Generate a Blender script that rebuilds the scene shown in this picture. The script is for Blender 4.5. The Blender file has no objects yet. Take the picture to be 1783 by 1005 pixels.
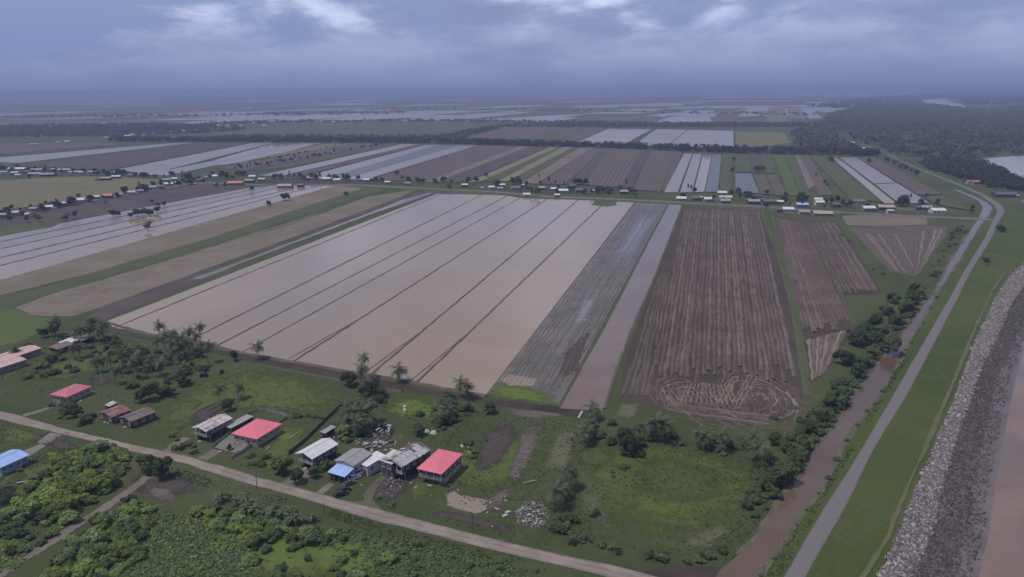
import bpy, math, random
import numpy as np
from mathutils import Vector, Matrix
from mathutils.geometry import tessellate_polygon

R = math.radians
sc = bpy.context.scene
col = sc.collection

# ---------------------------------------------------------------- camera
PW, PH, FPX, HC = 1783.0, 1005.0, 1272.0, 120.0
PITCH, ROLL = math.atan((502.5 - 155) / FPX), R(-0.4)
F_ = Vector((0, math.cos(PITCH), -math.sin(PITCH)))
R0 = Vector((1, 0, 0)); U0 = Vector((0, math.sin(PITCH), math.cos(PITCH)))
R_ = R0 * math.cos(ROLL) + U0 * math.sin(ROLL)
U_ = -R0 * math.sin(ROLL) + U0 * math.cos(ROLL)
camd = bpy.data.cameras.new('camera'); cam = bpy.data.objects.new('camera', camd); col.objects.link(cam)
camd.sensor_width = 36; camd.lens = FPX / PW * 36; camd.clip_start = 1; camd.clip_end = 90000
M = Matrix.Identity(4)
for i in range(3):
    M[i][0], M[i][1], M[i][2] = R_[i], U_[i], -F_[i]
M[2][3] = HC
cam.matrix_world = M
sc.camera = cam

def G(px, py, z=0.0):
    """photo pixel -> the point of the level at height z seen there"""
    d = F_ * FPX + R_ * (px - PW / 2) + U_ * (PH / 2 - py)
    t = (z - HC) / min(d.z, -1.0)
    return Vector((d.x * t, d.y * t, z))

def py_of(p):
    d = Vector(p) - Vector((0, 0, HC)); k = d.dot(F_)
    return PH / 2 - d.dot(U_) / k * FPX

def height_to(px, py, topy):
    """height of an upright thing whose foot is at (px,py) and whose top shows at row topy"""
    b = G(px, py); lo, hi = 0.0, 60.0
    for _ in range(40):
        m = (lo + hi) / 2
        if py_of((b.x, b.y, m)) > topy: lo = m
        else: hi = m
    return lo

# ---------------------------------------------------------------- sky, sun, exposure
SUN_EL, SUN_AZ = R(66), R(-105)          # azimuth from +Y towards +X: the sun stands high on the left
w = bpy.data.worlds.new('World'); sc.world = w; w.use_nodes = True
nt = w.node_tree; nt.nodes.clear()
def wn(t, **k):
    n = nt.nodes.new(t)
    for a, v in k.items(): setattr(n, a, v)
    return n
wout = wn('ShaderNodeOutputWorld'); bg = wn('ShaderNodeBackground'); bg.inputs['Strength'].default_value = 0.1
sky = wn('ShaderNodeTexSky', sky_type='NISHITA', sun_disc=False)
sky.sun_elevation = SUN_EL; sky.sun_rotation = SUN_AZ; sky.altitude = 100; sky.dust_density = 1.5; sky.air_density = 1.2
tc = wn('ShaderNodeTexCoord')
sep = wn('ShaderNodeSeparateXYZ'); nt.links.new(tc.outputs['Generated'], sep.inputs[0])
def wmath(op, a, b=None, c=None, clamp=False):
    n = wn('ShaderNodeMath', operation=op, use_clamp=clamp)
    for i, v in enumerate((a, b, c)):
        if v is None: continue
        if isinstance(v, (int, float)): n.inputs[i].default_value = v
        else: nt.links.new(v, n.inputs[i])
    return n.outputs[0]
def wmap(v, a, b, c=0.0, d=1.0):
    n = wn('ShaderNodeMapRange', interpolation_type='SMOOTHSTEP')
    nt.links.new(v, n.inputs[0])
    for i, x in enumerate((a, b, c, d)): n.inputs[i + 1].default_value = x
    return n.outputs[0]
def wmix(f, a, b):
    n = wn('ShaderNodeMix', data_type='RGBA')
    if isinstance(f, (int, float)): n.inputs[0].default_value = f
    else: nt.links.new(f, n.inputs[0])
    for i, v in ((6, a), (7, b)):
        if isinstance(v, tuple): n.inputs[i].default_value = (*v, 1)
        else: nt.links.new(v, n.inputs[i])
    return n.outputs[2]
def wnoise(sx, sz, scale, detail, off, rough=0.55, dist=0.0):
    m = wn('ShaderNodeMapping'); m.inputs['Scale'].default_value = (sx, sx, sz); m.inputs['Location'].default_value = off
    nt.links.new(tc.outputs['Generated'], m.inputs[0])
    n = wn('ShaderNodeTexNoise'); nt.links.new(m.outputs[0], n.inputs['Vector'])
    n.inputs['Scale'].default_value = scale; n.inputs['Detail'].default_value = detail
    n.inputs['Roughness'].default_value = rough; n.inputs['Distortion'].default_value = dist
    return n.outputs['Fac']
CS = 10.0                                   # the background's strength is 0.1, cloud colours are given at full value
def cc(r, g, b): return (r * CS, g * CS, b * CS)
el = sep.outputs[2]
n_cover = wnoise(1, 2.2, 4.2, 7, (3.1, 1.7, 0.4), 0.55, 0.3)
n_tex = wnoise(1, 3.4, 8, 7, (0.3, 5.1, 2.0), 0.54, 0.1)
n_soft = wnoise(1, 3.0, 3.0, 3, (7.3, 2.2, 1.1), 0.5)
# broken cloud over a veiled blue sky; the veil thickens towards the horizon
veil = wmap(el, 0.0, 0.30, 1.0, 0.25)
blue = wmix(veil, sky.outputs[0], cc(0.195, 0.255, 0.51))
low = wmap(el, 0.02, 0.085, 0.22, 0.0)
side = wmap(sep.outputs[0], -0.62, 0.05, -0.09, 0.06)
cov = wmath('ADD', wmath('ADD', n_cover, low), side)
cmask = wmap(cov, 0.46, 0.60, 0.0, 0.93)
grey = wmix(wmap(n_tex, 0.32, 0.68), cc(0.225, 0.27, 0.46), cc(0.33, 0.38, 0.58))
tops = wmap(wmath('ADD', n_tex, wmath('MULTIPLY', n_soft, 0.6)), 0.74, 0.95)
tops = wmath('MULTIPLY', tops, wmap(sep.outputs[0], 0.10, 0.42, 1.0, 0.3))
tops = wmath('MULTIPLY', tops, wmap(el, 0.055, 0.09, 0.0, 1.0))
cloud = wmix(tops, grey, cc(0.62, 0.68, 0.92))
cl = wmix(cmask, blue, cloud)
hz = wmap(el, 0.0, 0.055, 0.92, 0.0)
fin = wmix(hz, cl, cc(0.175, 0.220, 0.405))
nt.links.new(fin, bg.inputs[0]); nt.links.new(bg.outputs[0], wout.inputs[0])

sund = bpy.data.lights.new('sun', 'SUN'); sun = bpy.data.objects.new('sun', sund); col.objects.link(sun)
sund.energy = 2.35; sund.angle = R(1.5); sund.color = (1.0, 0.94, 0.85)
sdir = Vector((math.sin(SUN_AZ) * math.cos(SUN_EL), math.cos(SUN_AZ) * math.cos(SUN_EL), math.sin(SUN_EL)))
sun.rotation_euler = (-sdir).to_track_quat('-Z', 'Y').to_euler()
sun.location = (0, 0, 400)
vs = sc.view_settings
vs.view_transform = 'Standard'; vs.look = 'None'; vs.exposure = 0.12; vs.gamma = 1.0; vs.use_curve_mapping = False
sc.cycles.use_denoising = True
sc.cycles.max_bounces = 6; sc.cycles.diffuse_bounces = 2; sc.cycles.transparent_max_bounces = 12
sc.cycles.volume_bounces = 0

# ---------------------------------------------------------------- materials
class NT:
    def __init__(s, name):
        s.m = bpy.data.materials.new(name); s.m.use_nodes = True; s.t = s.m.node_tree
        s.b = s.t.nodes['Principled BSDF']; s.o = s.t.nodes['Material Output']
        s.tc = None
    def n(s, t, **k):
        x = s.t.nodes.new(t)
        for a, v in k.items(): setattr(x, a, v)
        return x
    def L(s, a, b): s.t.links.new(a, b)
    def co(s, which='Object'):
        if s.tc is None: s.tc = s.n('ShaderNodeTexCoord')
        return s.tc.outputs[which]
    def noise(s, scale, detail=4, rough=0.6, vec=None, dist=0.0, which='Fac'):
        x = s.n('ShaderNodeTexNoise'); s.L(vec or s.co(), x.inputs['Vector'])
        x.inputs['Scale'].default_value = scale; x.inputs['Detail'].default_value = detail
        x.inputs['Roughness'].default_value = rough; x.inputs['Distortion'].default_value = dist
        return x.outputs[which]
    def math(s, op, a, b=None, clamp=False):
        x = s.n('ShaderNodeMath', operation=op, use_clamp=clamp)
        for i, v in enumerate((a, b)):
            if v is None: continue
            if isinstance(v, (int, float)): x.inputs[i].default_value = v
            else: s.L(v, x.inputs[i])
        return x.outputs[0]
    def map(s, v, a, b, c=0.0, d=1.0):
        x = s.n('ShaderNodeMapRange', interpolation_type='SMOOTHSTEP'); s.L(v, x.inputs[0])
        for i, y in enumerate((a, b, c, d)): x.inputs[i + 1].default_value = y
        return x.outputs[0]
    def mix(s, f, a, b):
        x = s.n('ShaderNodeMix', data_type='RGBA')
        if isinstance(f, (int, float)): x.inputs[0].default_value = f
        else: s.L(f, x.inputs[0])
        for i, v in ((6, a), (7, b)):
            if isinstance(v, tuple): x.inputs[i].default_value = (*v[:3], 1)
            else: s.L(v, x.inputs[i])
        return x.outputs[2]
    def bump(s, h, dist, strength=1.0):
        x = s.n('ShaderNodeBump'); x.inputs['Distance'].default_value = dist; x.inputs['Strength'].default_value = strength
        s.L(h, x.inputs['Height']); s.L(x.outputs[0], s.b.inputs['Normal'])
    def base(s, c, rough=0.9, spec=0.15):
        if isinstance(c, tuple): s.b.inputs['Base Color'].default_value = (*c[:3], 1)
        else: s.L(c, s.b.inputs['Base Color'])
        s.b.inputs['Roughness'].default_value = rough
        s.b.inputs['Specular IOR Level'].default_value = spec
    def scaled(s, sx, sy, sz=1, which='Object', rot=0):
        m = s.n('ShaderNodeMapping'); s.L(s.co(which), m.inputs[0]); m.inputs['Scale'].default_value = (sx, sy, sz)
        m.inputs['Rotation'].default_value = (0, 0, rot)
        return m.outputs[0]

def soil_mat(name, ca, cb, cd=None, s1=0.02, s2=0.4, bump=0.15, rough=0.95, spec=0.1, amt=0.6):
    k = NT(name)
    big = k.noise(s1, 5, 0.6); fine = k.noise(s2, 6, 0.7)
    c = k.mix(k.map(big, 0.35, 0.65), ca, cb)
    if cd: c = k.mix(k.math('MULTIPLY', k.map(fine, 0.48, 0.72), amt), c, cd)
    k.base(c, rough, spec)
    if bump: k.bump(fine, bump)
    return k.m

GA, GB, GC = (0.056, 0.073, 0.027), (0.080, 0.092, 0.039), (0.108, 0.096, 0.058)
def grass_nodes(k, a=GA, b=GB, c=GC):
    big = k.noise(0.012, 5, 0.6); mid = k.noise(0.07, 5, 0.65, dist=0.6); fine = k.noise(0.9, 5, 0.75)
    x = k.mix(k.map(big, 0.36, 0.64), a, b)
    x = k.mix(k.math('MULTIPLY', k.map(mid, 0.52, 0.72), 0.75), x, c)
    x = k.mix(k.math('MULTIPLY', k.map(fine, 0.42, 0.75), 0.45), x, tuple(v * 0.45 for v in a))
    return x, fine
def grass_mat(name, a=GA, b=GB, c=GC):
    k = NT(name); x, f = grass_nodes(k, a, b, c); k.base(x, 0.95, 0.08); k.bump(f, 0.5); return k.m

def water_mat(name, ca, cb, rough=0.15, s=0.01, spec=0.30, rip=0.01, rscale=0.6, stretch=(1, 1), rot=0):
    k = NT(name)
    big = k.noise(s, 4, 0.55, vec=k.scaled(stretch[0], stretch[1], 1, rot=rot), dist=0.8)
    cw = k.mix(k.map(big, 0.35, 0.65), ca, cb)
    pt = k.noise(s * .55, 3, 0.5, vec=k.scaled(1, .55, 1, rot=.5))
    k.base(k.mix(k.math('MULTIPLY', k.map(pt, 0.54, 0.72), 0.55), cw, tuple(v * f for v, f in zip(ca, (.66, .74, .95)))), rough, spec)  # broad grey-blue patches: sky reflection painted into the base colour
    k.L(k.map(k.noise(s, 2), 0.35, 0.65, rough * 0.85, rough * 1.3), k.b.inputs['Roughness'])
    k.bump(k.noise(rscale, 5, 0.7), rip, 0.8)
    return k.m

def soft_mat(name, ca, cb, scale=0.5, bump=0.2, edge=0.8, s_edge=0.22):
    """ground patch with a ragged edge: attribute 'inner' runs 0 at the outline to 1 inside"""
    k = NT(name)
    f = k.noise(scale, 6, 0.7)
    k.base(k.mix(k.map(f, 0.35, 0.68), ca, cb), 0.95, 0.08); k.bump(f, bump)
    a = k.n('ShaderNodeAttribute', attribute_name='inner')
    e = k.noise(s_edge, 5, 0.7)
    v = k.math('ADD', a.outputs['Fac'], k.math('MULTIPLY', k.math('SUBTRACT', e, 0.5), 2.0))
    k.L(k.map(v, 0.30, 0.30 + edge), k.b.inputs['Alpha'])
    return k.m

def leaf_mat(name, ca, cb, hue=0.5, trans=0.42):
    k = NT(name)
    g = k.n('ShaderNodeNewGeometry'); oi = k.n('ShaderNodeObjectInfo')
    c = k.mix(k.math('POWER', g.outputs['Random Per Island'], 1.7) if 'stone' in name else g.outputs['Random Per Island'], ca, cb)
    if name == 'leaf_far':      # the woods are not one species: paler and browner stands
        c = k.mix(k.math('MULTIPLY', k.map(k.noise(0.004, 5, 0.65), 0.42, 0.62), 0.7), c, (0.098, 0.100, 0.058))
        c = k.mix(k.math('MULTIPLY', k.map(k.noise(0.02, 4, 0.65, dist=1.0), 0.5, 0.65), 0.5), c, (0.040, 0.048, 0.034))
    hs = k.n('ShaderNodeHueSaturation'); k.L(c, hs.inputs['Color'])
    k.L(k.map(oi.outputs['Random'], 0, 1, 0.66, 1.28), hs.inputs['Value'])
    rn = k.n('ShaderNodeTexWhiteNoise', noise_dimensions='1D'); k.L(oi.outputs['Random'], rn.inputs['W'])
    k.L(k.map(rn.outputs['Value'], 0, 1, 0.485, 0.525), hs.inputs['Hue']); k.L(k.map(rn.outputs['Value'], 0, 1, 1.05, 0.8), hs.inputs['Saturation'])
    k.base(hs.outputs[0], 0.75, 0.2)
    tr = k.n('ShaderNodeBsdfTranslucent'); k.L(hs.outputs[0], tr.inputs[0])
    mx = k.n('ShaderNodeMixShader'); mx.inputs[0].default_value = trans
    k.L(k.b.outputs[0], mx.inputs[1]); k.L(tr.outputs[0], mx.inputs[2]); k.L(mx.outputs[0], k.o.inputs[0])
    return k.m

def plain_mat(name, c, rough=0.7, spec=0.3, var=0.25, s=1.5, dirt=None, metal=0.0):
    k = NT(name)
    f = k.noise(s, 5, 0.65); g = k.noise(s * 0.25, 3)
    x = k.mix(k.map(f, 0.3, 0.75), c, tuple(v * (1 - var) for v in c))
    if dirt: x = k.mix(k.math('MULTIPLY', k.map(g, 0.45, 0.7), 0.7), x, dirt)
    k.base(x, rough, spec); k.b.inputs['Metallic'].default_value = metal
    return k.m

def roof_mat(name, c, stain=None, amt=0.5, rough=0.55):
    """profiled metal sheet: fine ribs run down the slope, sheets differ a little, stains"""
    k = NT(name)
    uv = k.co('UV')
    sp = k.n('ShaderNodeSeparateXYZ'); k.L(uv, sp.inputs[0])
    sheet = k.n('ShaderNodeTexWhiteNoise', noise_dimensions='1D')
    k.L(k.math('FLOOR', k.math('DIVIDE', sp.outputs[0], 0.9)), sheet.inputs['W'])
    x = k.mix(k.math('MULTIPLY', sheet.outputs['Value'], 0.5), c, tuple(v * 0.82 for v in c))
    f = k.noise(0.45, 6, 0.7, vec=uv); f2 = k.noise(3.0, 4, 0.7, vec=uv)
    if stain:
        x = k.mix(k.math('MULTIPLY', k.map(k.math('ADD', f, k.math('MULTIPLY', f2, 0.25)), 0.55, 0.78), amt), x, stain)
    k.base(x, rough, 0.35)
    rib = k.math('ABSOLUTE', k.math('SINE', k.math('MULTIPLY', sp.outputs[0], math.pi / 0.2)))
    k.bump(rib, 0.02, 0.5)
    return k.m

MT = {}
def m_(key, fn, *a, **k):
    if key not in MT: MT[key] = fn(key, *a, **k)
    return MT[key]

MT['ground'] = grass_mat('ground')
MT['lawn'] = soft_mat('lawn', (0.070, 0.096, 0.027), (0.098, 0.116, 0.040), 0.35)
MT['lawn_deep'] = soft_mat('lawn_deep', (0.054, 0.074, 0.024), (0.074, 0.090, 0.034), 0.2)
MT['lawn_bright'] = soft_mat('lawn_bright', (0.086, 0.124, 0.026), (0.118, 0.146, 0.040), 0.35)
MT['dirt'] = soft_mat('dirt', (0.10, 0.082, 0.072), (0.150, 0.122, 0.105), 0.5)
MT['dark_mud'] = soft_mat('dark_mud', (0.060, 0.050, 0.048), (0.085, 0.070, 0.062), 0.4)
MT['sand'] = soft_mat('sand', (0.27, 0.225, 0.185), (0.20, 0.165, 0.135), 0.9, 0.4, 0.2, 0.3)
MT['yard'] = soft_mat('yard', (0.17, 0.155, 0.15), (0.21, 0.19, 0.18), 0.6, 0.1, 0.25)
MT['bank_grass'] = grass_mat('bank_grass', (0.060, 0.082, 0.024), (0.080, 0.098, 0.032), (0.104, 0.100, 0.050))
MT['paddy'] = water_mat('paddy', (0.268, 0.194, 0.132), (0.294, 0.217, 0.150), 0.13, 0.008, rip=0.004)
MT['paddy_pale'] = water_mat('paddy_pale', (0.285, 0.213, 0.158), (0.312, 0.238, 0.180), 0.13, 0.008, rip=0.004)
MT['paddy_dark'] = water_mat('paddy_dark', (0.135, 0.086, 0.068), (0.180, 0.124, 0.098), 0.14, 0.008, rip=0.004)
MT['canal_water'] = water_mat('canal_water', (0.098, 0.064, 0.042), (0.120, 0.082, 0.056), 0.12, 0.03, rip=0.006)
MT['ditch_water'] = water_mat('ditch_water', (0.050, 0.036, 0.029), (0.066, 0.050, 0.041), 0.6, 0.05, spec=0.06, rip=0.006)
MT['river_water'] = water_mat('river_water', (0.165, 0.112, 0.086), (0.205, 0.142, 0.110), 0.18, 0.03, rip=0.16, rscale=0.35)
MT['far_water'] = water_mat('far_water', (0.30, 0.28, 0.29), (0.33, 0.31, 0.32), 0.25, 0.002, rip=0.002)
MT['bund'] = soil_mat('bund', (0.094, 0.080, 0.064), (0.118, 0.100, 0.080), (0.055, 0.068, 0.030), 0.05, 0.8, 0.2)
MT['leaf_dark'] = leaf_mat('leaf_dark', (0.062, 0.088, 0.034), (0.124, 0.156, 0.058))
MT['leaf_mid'] = leaf_mat('leaf_mid', (0.078, 0.112, 0.038), (0.140, 0.180, 0.060))
MT['leaf_bright'] = leaf_mat('leaf_bright', (0.125, 0.180, 0.040), (0.235, 0.300, 0.082))
MT['leaf_far'] = leaf_mat('leaf_far', (0.046, 0.056, 0.034), (0.078, 0.088, 0.050))
MT['leaf_brown'] = leaf_mat('leaf_brown', (0.070, 0.062, 0.042), (0.120, 0.100, 0.066))
MT['frond'] = leaf_mat('frond', (0.090, 0.108, 0.054), (0.160, 0.172, 0.092), trans=0.35)
MT['bark'] = plain_mat('bark', (0.16, 0.135, 0.115), 0.9, 0.1, 0.4, 3)
MT['palm_bark'] = plain_mat('palm_bark', (0.23, 0.205, 0.18), 0.9, 0.1, 0.35, 4)
MT['weed'] = leaf_mat('weed', (0.080, 0.110, 0.036), (0.140, 0.170, 0.064))
MT['straw'] = soil_mat('straw', (0.235, 0.195, 0.155), (0.185, 0.152, 0.125), (0.10, 0.085, 0.07), 0.05, 1.2, 0.25, amt=0.5)
MT['ridge_brown'] = soil_mat('ridge_brown', (0.136, 0.098, 0.084), (0.090, 0.068, 0.058), (0.078, 0.066, 0.048), 0.035, 0.6, 0.25, amt=0.5)
MT['ridge_pale'] = soil_mat('ridge_pale', (0.172, 0.130, 0.108), (0.108, 0.083, 0.070), (0.100, 0.085, 0.066), 0.06, 0.7, 0.25, amt=0.5)
MT['ridge_green'] = soil_mat('ridge_green', (0.088, 0.084, 0.052), (0.110, 0.094, 0.066), (0.060, 0.068, 0.034), 0.06, 0.7, 0.25, amt=0.5)
MT['furrow_soil'] = soil_mat('furrow_soil', (0.056, 0.042, 0.036), (0.076, 0.058, 0.048), (0.052, 0.052, 0.032), 0.02, 0.35, 0.2)
MT['stone'] = leaf_mat('stone', (0.080, 0.070, 0.068), (0.31, 0.275, 0.268), trans=0.0)
MT['wet_stone'] = leaf_mat('wet_stone', (0.080, 0.063, 0.060), (0.190, 0.152, 0.142), trans=0.0)
MT['shore_mud'] = soil_mat('shore_mud', (0.105, 0.082, 0.076), (0.145, 0.116, 0.108), (0.075, 0.062, 0.060), 0.05, 0.25, 0.1, 0.45, 0.4)

def road_mat(name, ca, cb, cd, tracks=0.3):
    k = NT(name)
    uv = k.co('UV'); sp = k.n('ShaderNodeSeparateXYZ'); k.L(uv, sp.inputs[0])
    f = k.noise(0.12, 6, 0.65); g = k.noise(1.5, 4, 0.7)
    x = k.mix(k.map(f, 0.38, 0.62), ca, tuple(v * .85 for v in cb))
    x = k.mix(k.math('MULTIPLY', k.map(k.noise(0.5, 6, 0.75), 0.52, 0.66), 0.45), x, cd)
    t = k.math('ABSOLUTE', k.math('SUBTRACT', k.math('ABSOLUTE', k.math('SUBTRACT', sp.outputs[0], 0.5)), 0.2))
    x = k.mix(k.math('MULTIPLY', k.map(t, 0.02, 0.14, 1, 0), tracks), x, tuple(v * 1.18 for v in ca))
    e = k.math('ABSOLUTE', k.math('SUBTRACT', sp.outputs[0], 0.5))
    e = k.math('ADD', e, k.math('MULTIPLY', k.math('SUBTRACT', k.noise(0.25, 5, 0.7), 0.5), 0.35))
    x = k.mix(k.math('MULTIPLY', k.map(e, 0.36, 0.5), 0.75), x, cd)
    x = k.mix(k.math('MULTIPLY', k.map(g, 0.5, 0.75), 0.35), x, tuple(v * 0.7 for v in ca))
    k.base(x, 0.9, 0.15); k.bump(g, 0.03)
    return k.m
MT['gravel'] = road_mat('gravel', (0.265, 0.215, 0.182), (0.225, 0.180, 0.152), (0.135, 0.118, 0.088))
MT['asphalt'] = road_mat('asphalt', (0.155, 0.140, 0.142), (0.180, 0.162, 0.162), (0.125, 0.112, 0.095), 0.2)
MT['track'] = road_mat('track', (0.175, 0.145, 0.122), (0.145, 0.120, 0.100), (0.085, 0.082, 0.05), 0.4)
MT['concrete'] = road_mat('concrete', (0.25, 0.225, 0.205), (0.215, 0.195, 0.18), (0.17, 0.15, 0.13), 0.1)

# ---------------------------------------------------------------- mesh helpers
def obj(name, verts, faces, mat, parent=None, uvs=None, smooth=False, mats=None, midx=None):
    me = bpy.data.meshes.new(name)
    me.from_pydata([tuple(v) for v in verts], [], faces)
    if uvs is not None:
        ul = me.uv_layers.new(name='UVMap')
        fl = np.empty(len(me.loops), dtype=np.int32); me.loops.foreach_get('vertex_index', fl)
        ul.data.foreach_set('uv', np.asarray(uvs, dtype=np.float32)[fl].ravel())
    for mm in (mats or [mat]): me.materials.append(mm)
    if midx is not None: me.polygons.foreach_set('material_index', np.asarray(midx, dtype=np.int32))
    if smooth: me.polygons.foreach_set('use_smooth', [True] * len(me.polygons))
    me.update()
    o = bpy.data.objects.new(name, me); col.objects.link(o)
    if parent is not None: o.parent = parent
    return o

def npmesh(name, V, Fq, mat, k=4):
    """quick mesh from numpy arrays: V (n,3), Fq (m,k) indices"""
    me = bpy.data.meshes.new(name)
    nv, nf = len(V), len(Fq)
    me.vertices.add(nv); me.vertices.foreach_set('co', np.asarray(V, dtype=np.float32).ravel())
    me.loops.add(nf * k); me.loops.foreach_set('vertex_index', np.asarray(Fq, dtype=np.int32).ravel())
    me.polygons.add(nf)
    me.polygons.foreach_set('loop_start', np.arange(0, nf * k, k, dtype=np.int32))
    me.polygons.foreach_set('loop_total', np.full(nf, k, dtype=np.int32))
    me.materials.append(mat); me.update(calc_edges=True); me.validate()
    return me

def link(name, me, parent=None, loc=(0, 0, 0), rz=0.0, s=1.0):
    o = bpy.data.objects.new(name, me); col.objects.link(o)
    o.location = loc; o.rotation_euler = (0, 0, rz)
    o.scale = (s, s, s) if isinstance(s, (int, float)) else s
    if parent is not None: o.parent = parent
    return o

def empty(name, loc=(0, 0, 0), rz=0.0):
    o = bpy.data.objects.new(name, None); o.empty_display_size = 0.5; col.objects.link(o)
    o.location = loc; o.rotation_euler = (0, 0, rz); return o

def tag(o, label=None, cat=None, group=None, kind=None):
    if label: o['label'] = label
    if cat: o['category'] = cat
    if group: o['group'] = group
    if kind: o['kind'] = kind
    return o
def struct(o): o['kind'] = 'structure'; return o
def stuff(o): o['kind'] = 'stuff'; return o

class MB:
    """collects boxes, bars, tubes into one mesh"""
    def __init__(s): s.v = []; s.f = []; s.uv = []
    def add(s, vs_, fs, uv=None):
        b = len(s.v); s.v += [Vector(x) for x in vs_]; s.f += [tuple(i + b for i in f) for f in fs]
        s.uv += list(uv) if uv else [(x[0], x[1]) for x in vs_]
    def box(s, cx, cy, cz, sx, sy, sz, rz=0.0):
        c, n = math.cos(rz), math.sin(rz); p = []
        for z in (-.5, .5):
            for x, y in ((-.5, -.5), (.5, -.5), (.5, .5), (-.5, .5)):
                X, Y = x * sx, y * sy
                p.append((cx + X * c - Y * n, cy + X * n + Y * c, cz + z * sz))
        s.add(p, [(3, 2, 1, 0), (4, 5, 6, 7), (0, 1, 5, 4), (1, 2, 6, 5), (2, 3, 7, 6), (3, 0, 4, 7)])
    def bar(s, a, b, w_, h=None):
        a, b = Vector(a), Vector(b); d = (b - a).normalized(); h = h or w_
        t = d.cross(Vector((0, 0, 1)));
        if t.length < 1e-4: t = Vector((1, 0, 0))
        t.normalize(); n = t.cross(d)
        p = [q + t * (x * w_) + n * (y * h) for q in (a, b) for x, y in ((-.5, -.5), (.5, -.5), (.5, .5), (-.5, .5))]
        s.add(p, [(3, 2, 1, 0), (4, 5, 6, 7), (0, 1, 5, 4), (1, 2, 6, 5), (2, 3, 7, 6), (3, 0, 4, 7)])
    def tube(s, pts, rad, n=7):
        pts = [Vector(p) for p in pts]; b = len(s.v)
        for i, p in enumerate(pts):
            d = (pts[min(i + 1, len(pts) - 1)] - pts[max(i - 1, 0)]).normalized()
            t = d.cross(Vector((0.3, 1, 0.1))).normalized(); q = d.cross(t)
            r = rad[i] if isinstance(rad, (list, tuple)) else rad
            for j in range(n):
                a = j / n * math.tau; s.v.append(p + t * (r * math.cos(a)) + q * (r * math.sin(a))); s.uv.append((j / n, i))
        for i in range(len(pts) - 1):
            for j in range(n):
                s.f.append((b + i * n + j, b + i * n + (j + 1) % n, b + (i + 1) * n + (j + 1) % n, b + (i + 1) * n + j))
        s.f.append(tuple(b + (len(pts) - 1) * n + j for j in range(n)))
    def build(s, name, mat, parent=None, smooth=False):
        return obj(name, s.v, s.f, mat, parent, s.uv, smooth)

def densify(pts, step):
    out = []
    for i in range(len(pts)):
        a, b = pts[i], pts[(i + 1) % len(pts)]
        n = max(1, int((b - a).length / step))
        out += [a + (b - a) * (k / n) for k in range(n)]
    return out

def poly(name, px, z, mat, jit=0.0, step=6.0, seed=0, parent=None):
    """flat sheet with the outline given as photo pixels on the ground"""
    rnd = random.Random(seed or hash(tuple(px)) & 0xffff)
    pts = [G(x, y, z) for x, y in px]
    if jit:
        pts = densify(pts, step)
        pts = [p + Vector((rnd.uniform(-jit, jit), rnd.uniform(-jit, jit), 0)) for p in pts]
    tris = tessellate_polygon([pts])
    fs = []
    for t in tris:
        a, b, c = (pts[i] for i in t)
        fs.append(tuple(t) if (b - a).cross(c - a).z > 0 else tuple(reversed(t)))
    return obj(name, pts, fs, mat, parent, [(p.x, p.y) for p in pts])

def resample(pts, n):
    L = [0.0]
    for a, b in zip(pts, pts[1:]): L.append(L[-1] + (b - a).length)
    out = []
    for i in range(n):
        t = L[-1] * i / (n - 1); j = 0
        while j < len(L) - 2 and L[j + 1] < t: j += 1
        f = (t - L[j]) / max(L[j + 1] - L[j], 1e-6)
        out.append(pts[j].lerp(pts[j + 1], f))
    return out

def strip(name, lpx, rpx, z, mat, n=120, jit=0.15, seed=1, zl=None, zr=None, across=3, parent=None, bulge=0.0):
    """a long sheet between two edges given as photo pixels"""
    rnd = random.Random(seed)
    zl = z if zl is None else zl; zr = z if zr is None else zr
    l = resample([G(x, y, zl) for x, y in lpx], n); r = resample([G(x, y, zr) for x, y in rpx], n)
    v, f, uv = [], [], []; d = 0.0
    jl = jr = 0.0
    for i in range(n):
        if i: d += (l[i] - l[i - 1]).length
        jl = jl * 0.6 + rnd.uniform(-jit, jit); jr = jr * 0.6 + rnd.uniform(-jit, jit)
        e = (r[i] - l[i]).normalized()
        a, b = l[i] + e * jl, r[i] + e * jr
        for j in range(across + 1):
            t = j / across; p = a.lerp(b, t); p.z += bulge * math.sin(t * math.pi)
            v.append(p); uv.append((t, d / 8))
    w_ = across + 1
    for i in range(n - 1):
        for j in range(across):
            q = (i * w_ + j, i * w_ + j + 1, (i + 1) * w_ + j + 1, (i + 1) * w_ + j)
            a, b, c = v[q[0]], v[q[1]], v[q[2]]
            f.append(q if (b - a).cross(c - a).z > 0 else q[::-1])
    return obj(name, v, f, mat, parent, uv)

def path_strip(name, cpx, width, z, mat, n=60, jit=0.12, seed=1, **k):
    """a strip of a given width in metres along a centre line of photo pixels"""
    c = resample([G(x, y, z) for x, y in cpx], n); rnd = random.Random(seed)
    v, f, uv = [], [], []; d = 0; ja = jb = 0
    for i in range(n):
        t = (c[min(i + 1, n - 1)] - c[max(i - 1, 0)]).normalized(); s_ = Vector((-t.y, t.x, 0))
        if i: d += (c[i] - c[i - 1]).length
        ja = ja * .6 + rnd.uniform(-jit, jit); jb = jb * .6 + rnd.uniform(-jit, jit)
        v += [c[i] - s_ * (width / 2 + ja), c[i], c[i] + s_ * (width / 2 + jb)]; uv += [(0, d / 8), (.5, d / 8), (1, d / 8)]
    for i in range(n - 1):
        for j in range(2): f.append((i * 3 + j + 1, i * 3 + j, i * 3 + j + 3, i * 3 + j + 4)[::-1])
    o = obj(name, v, f, mat, None, uv)
    return o

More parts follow.
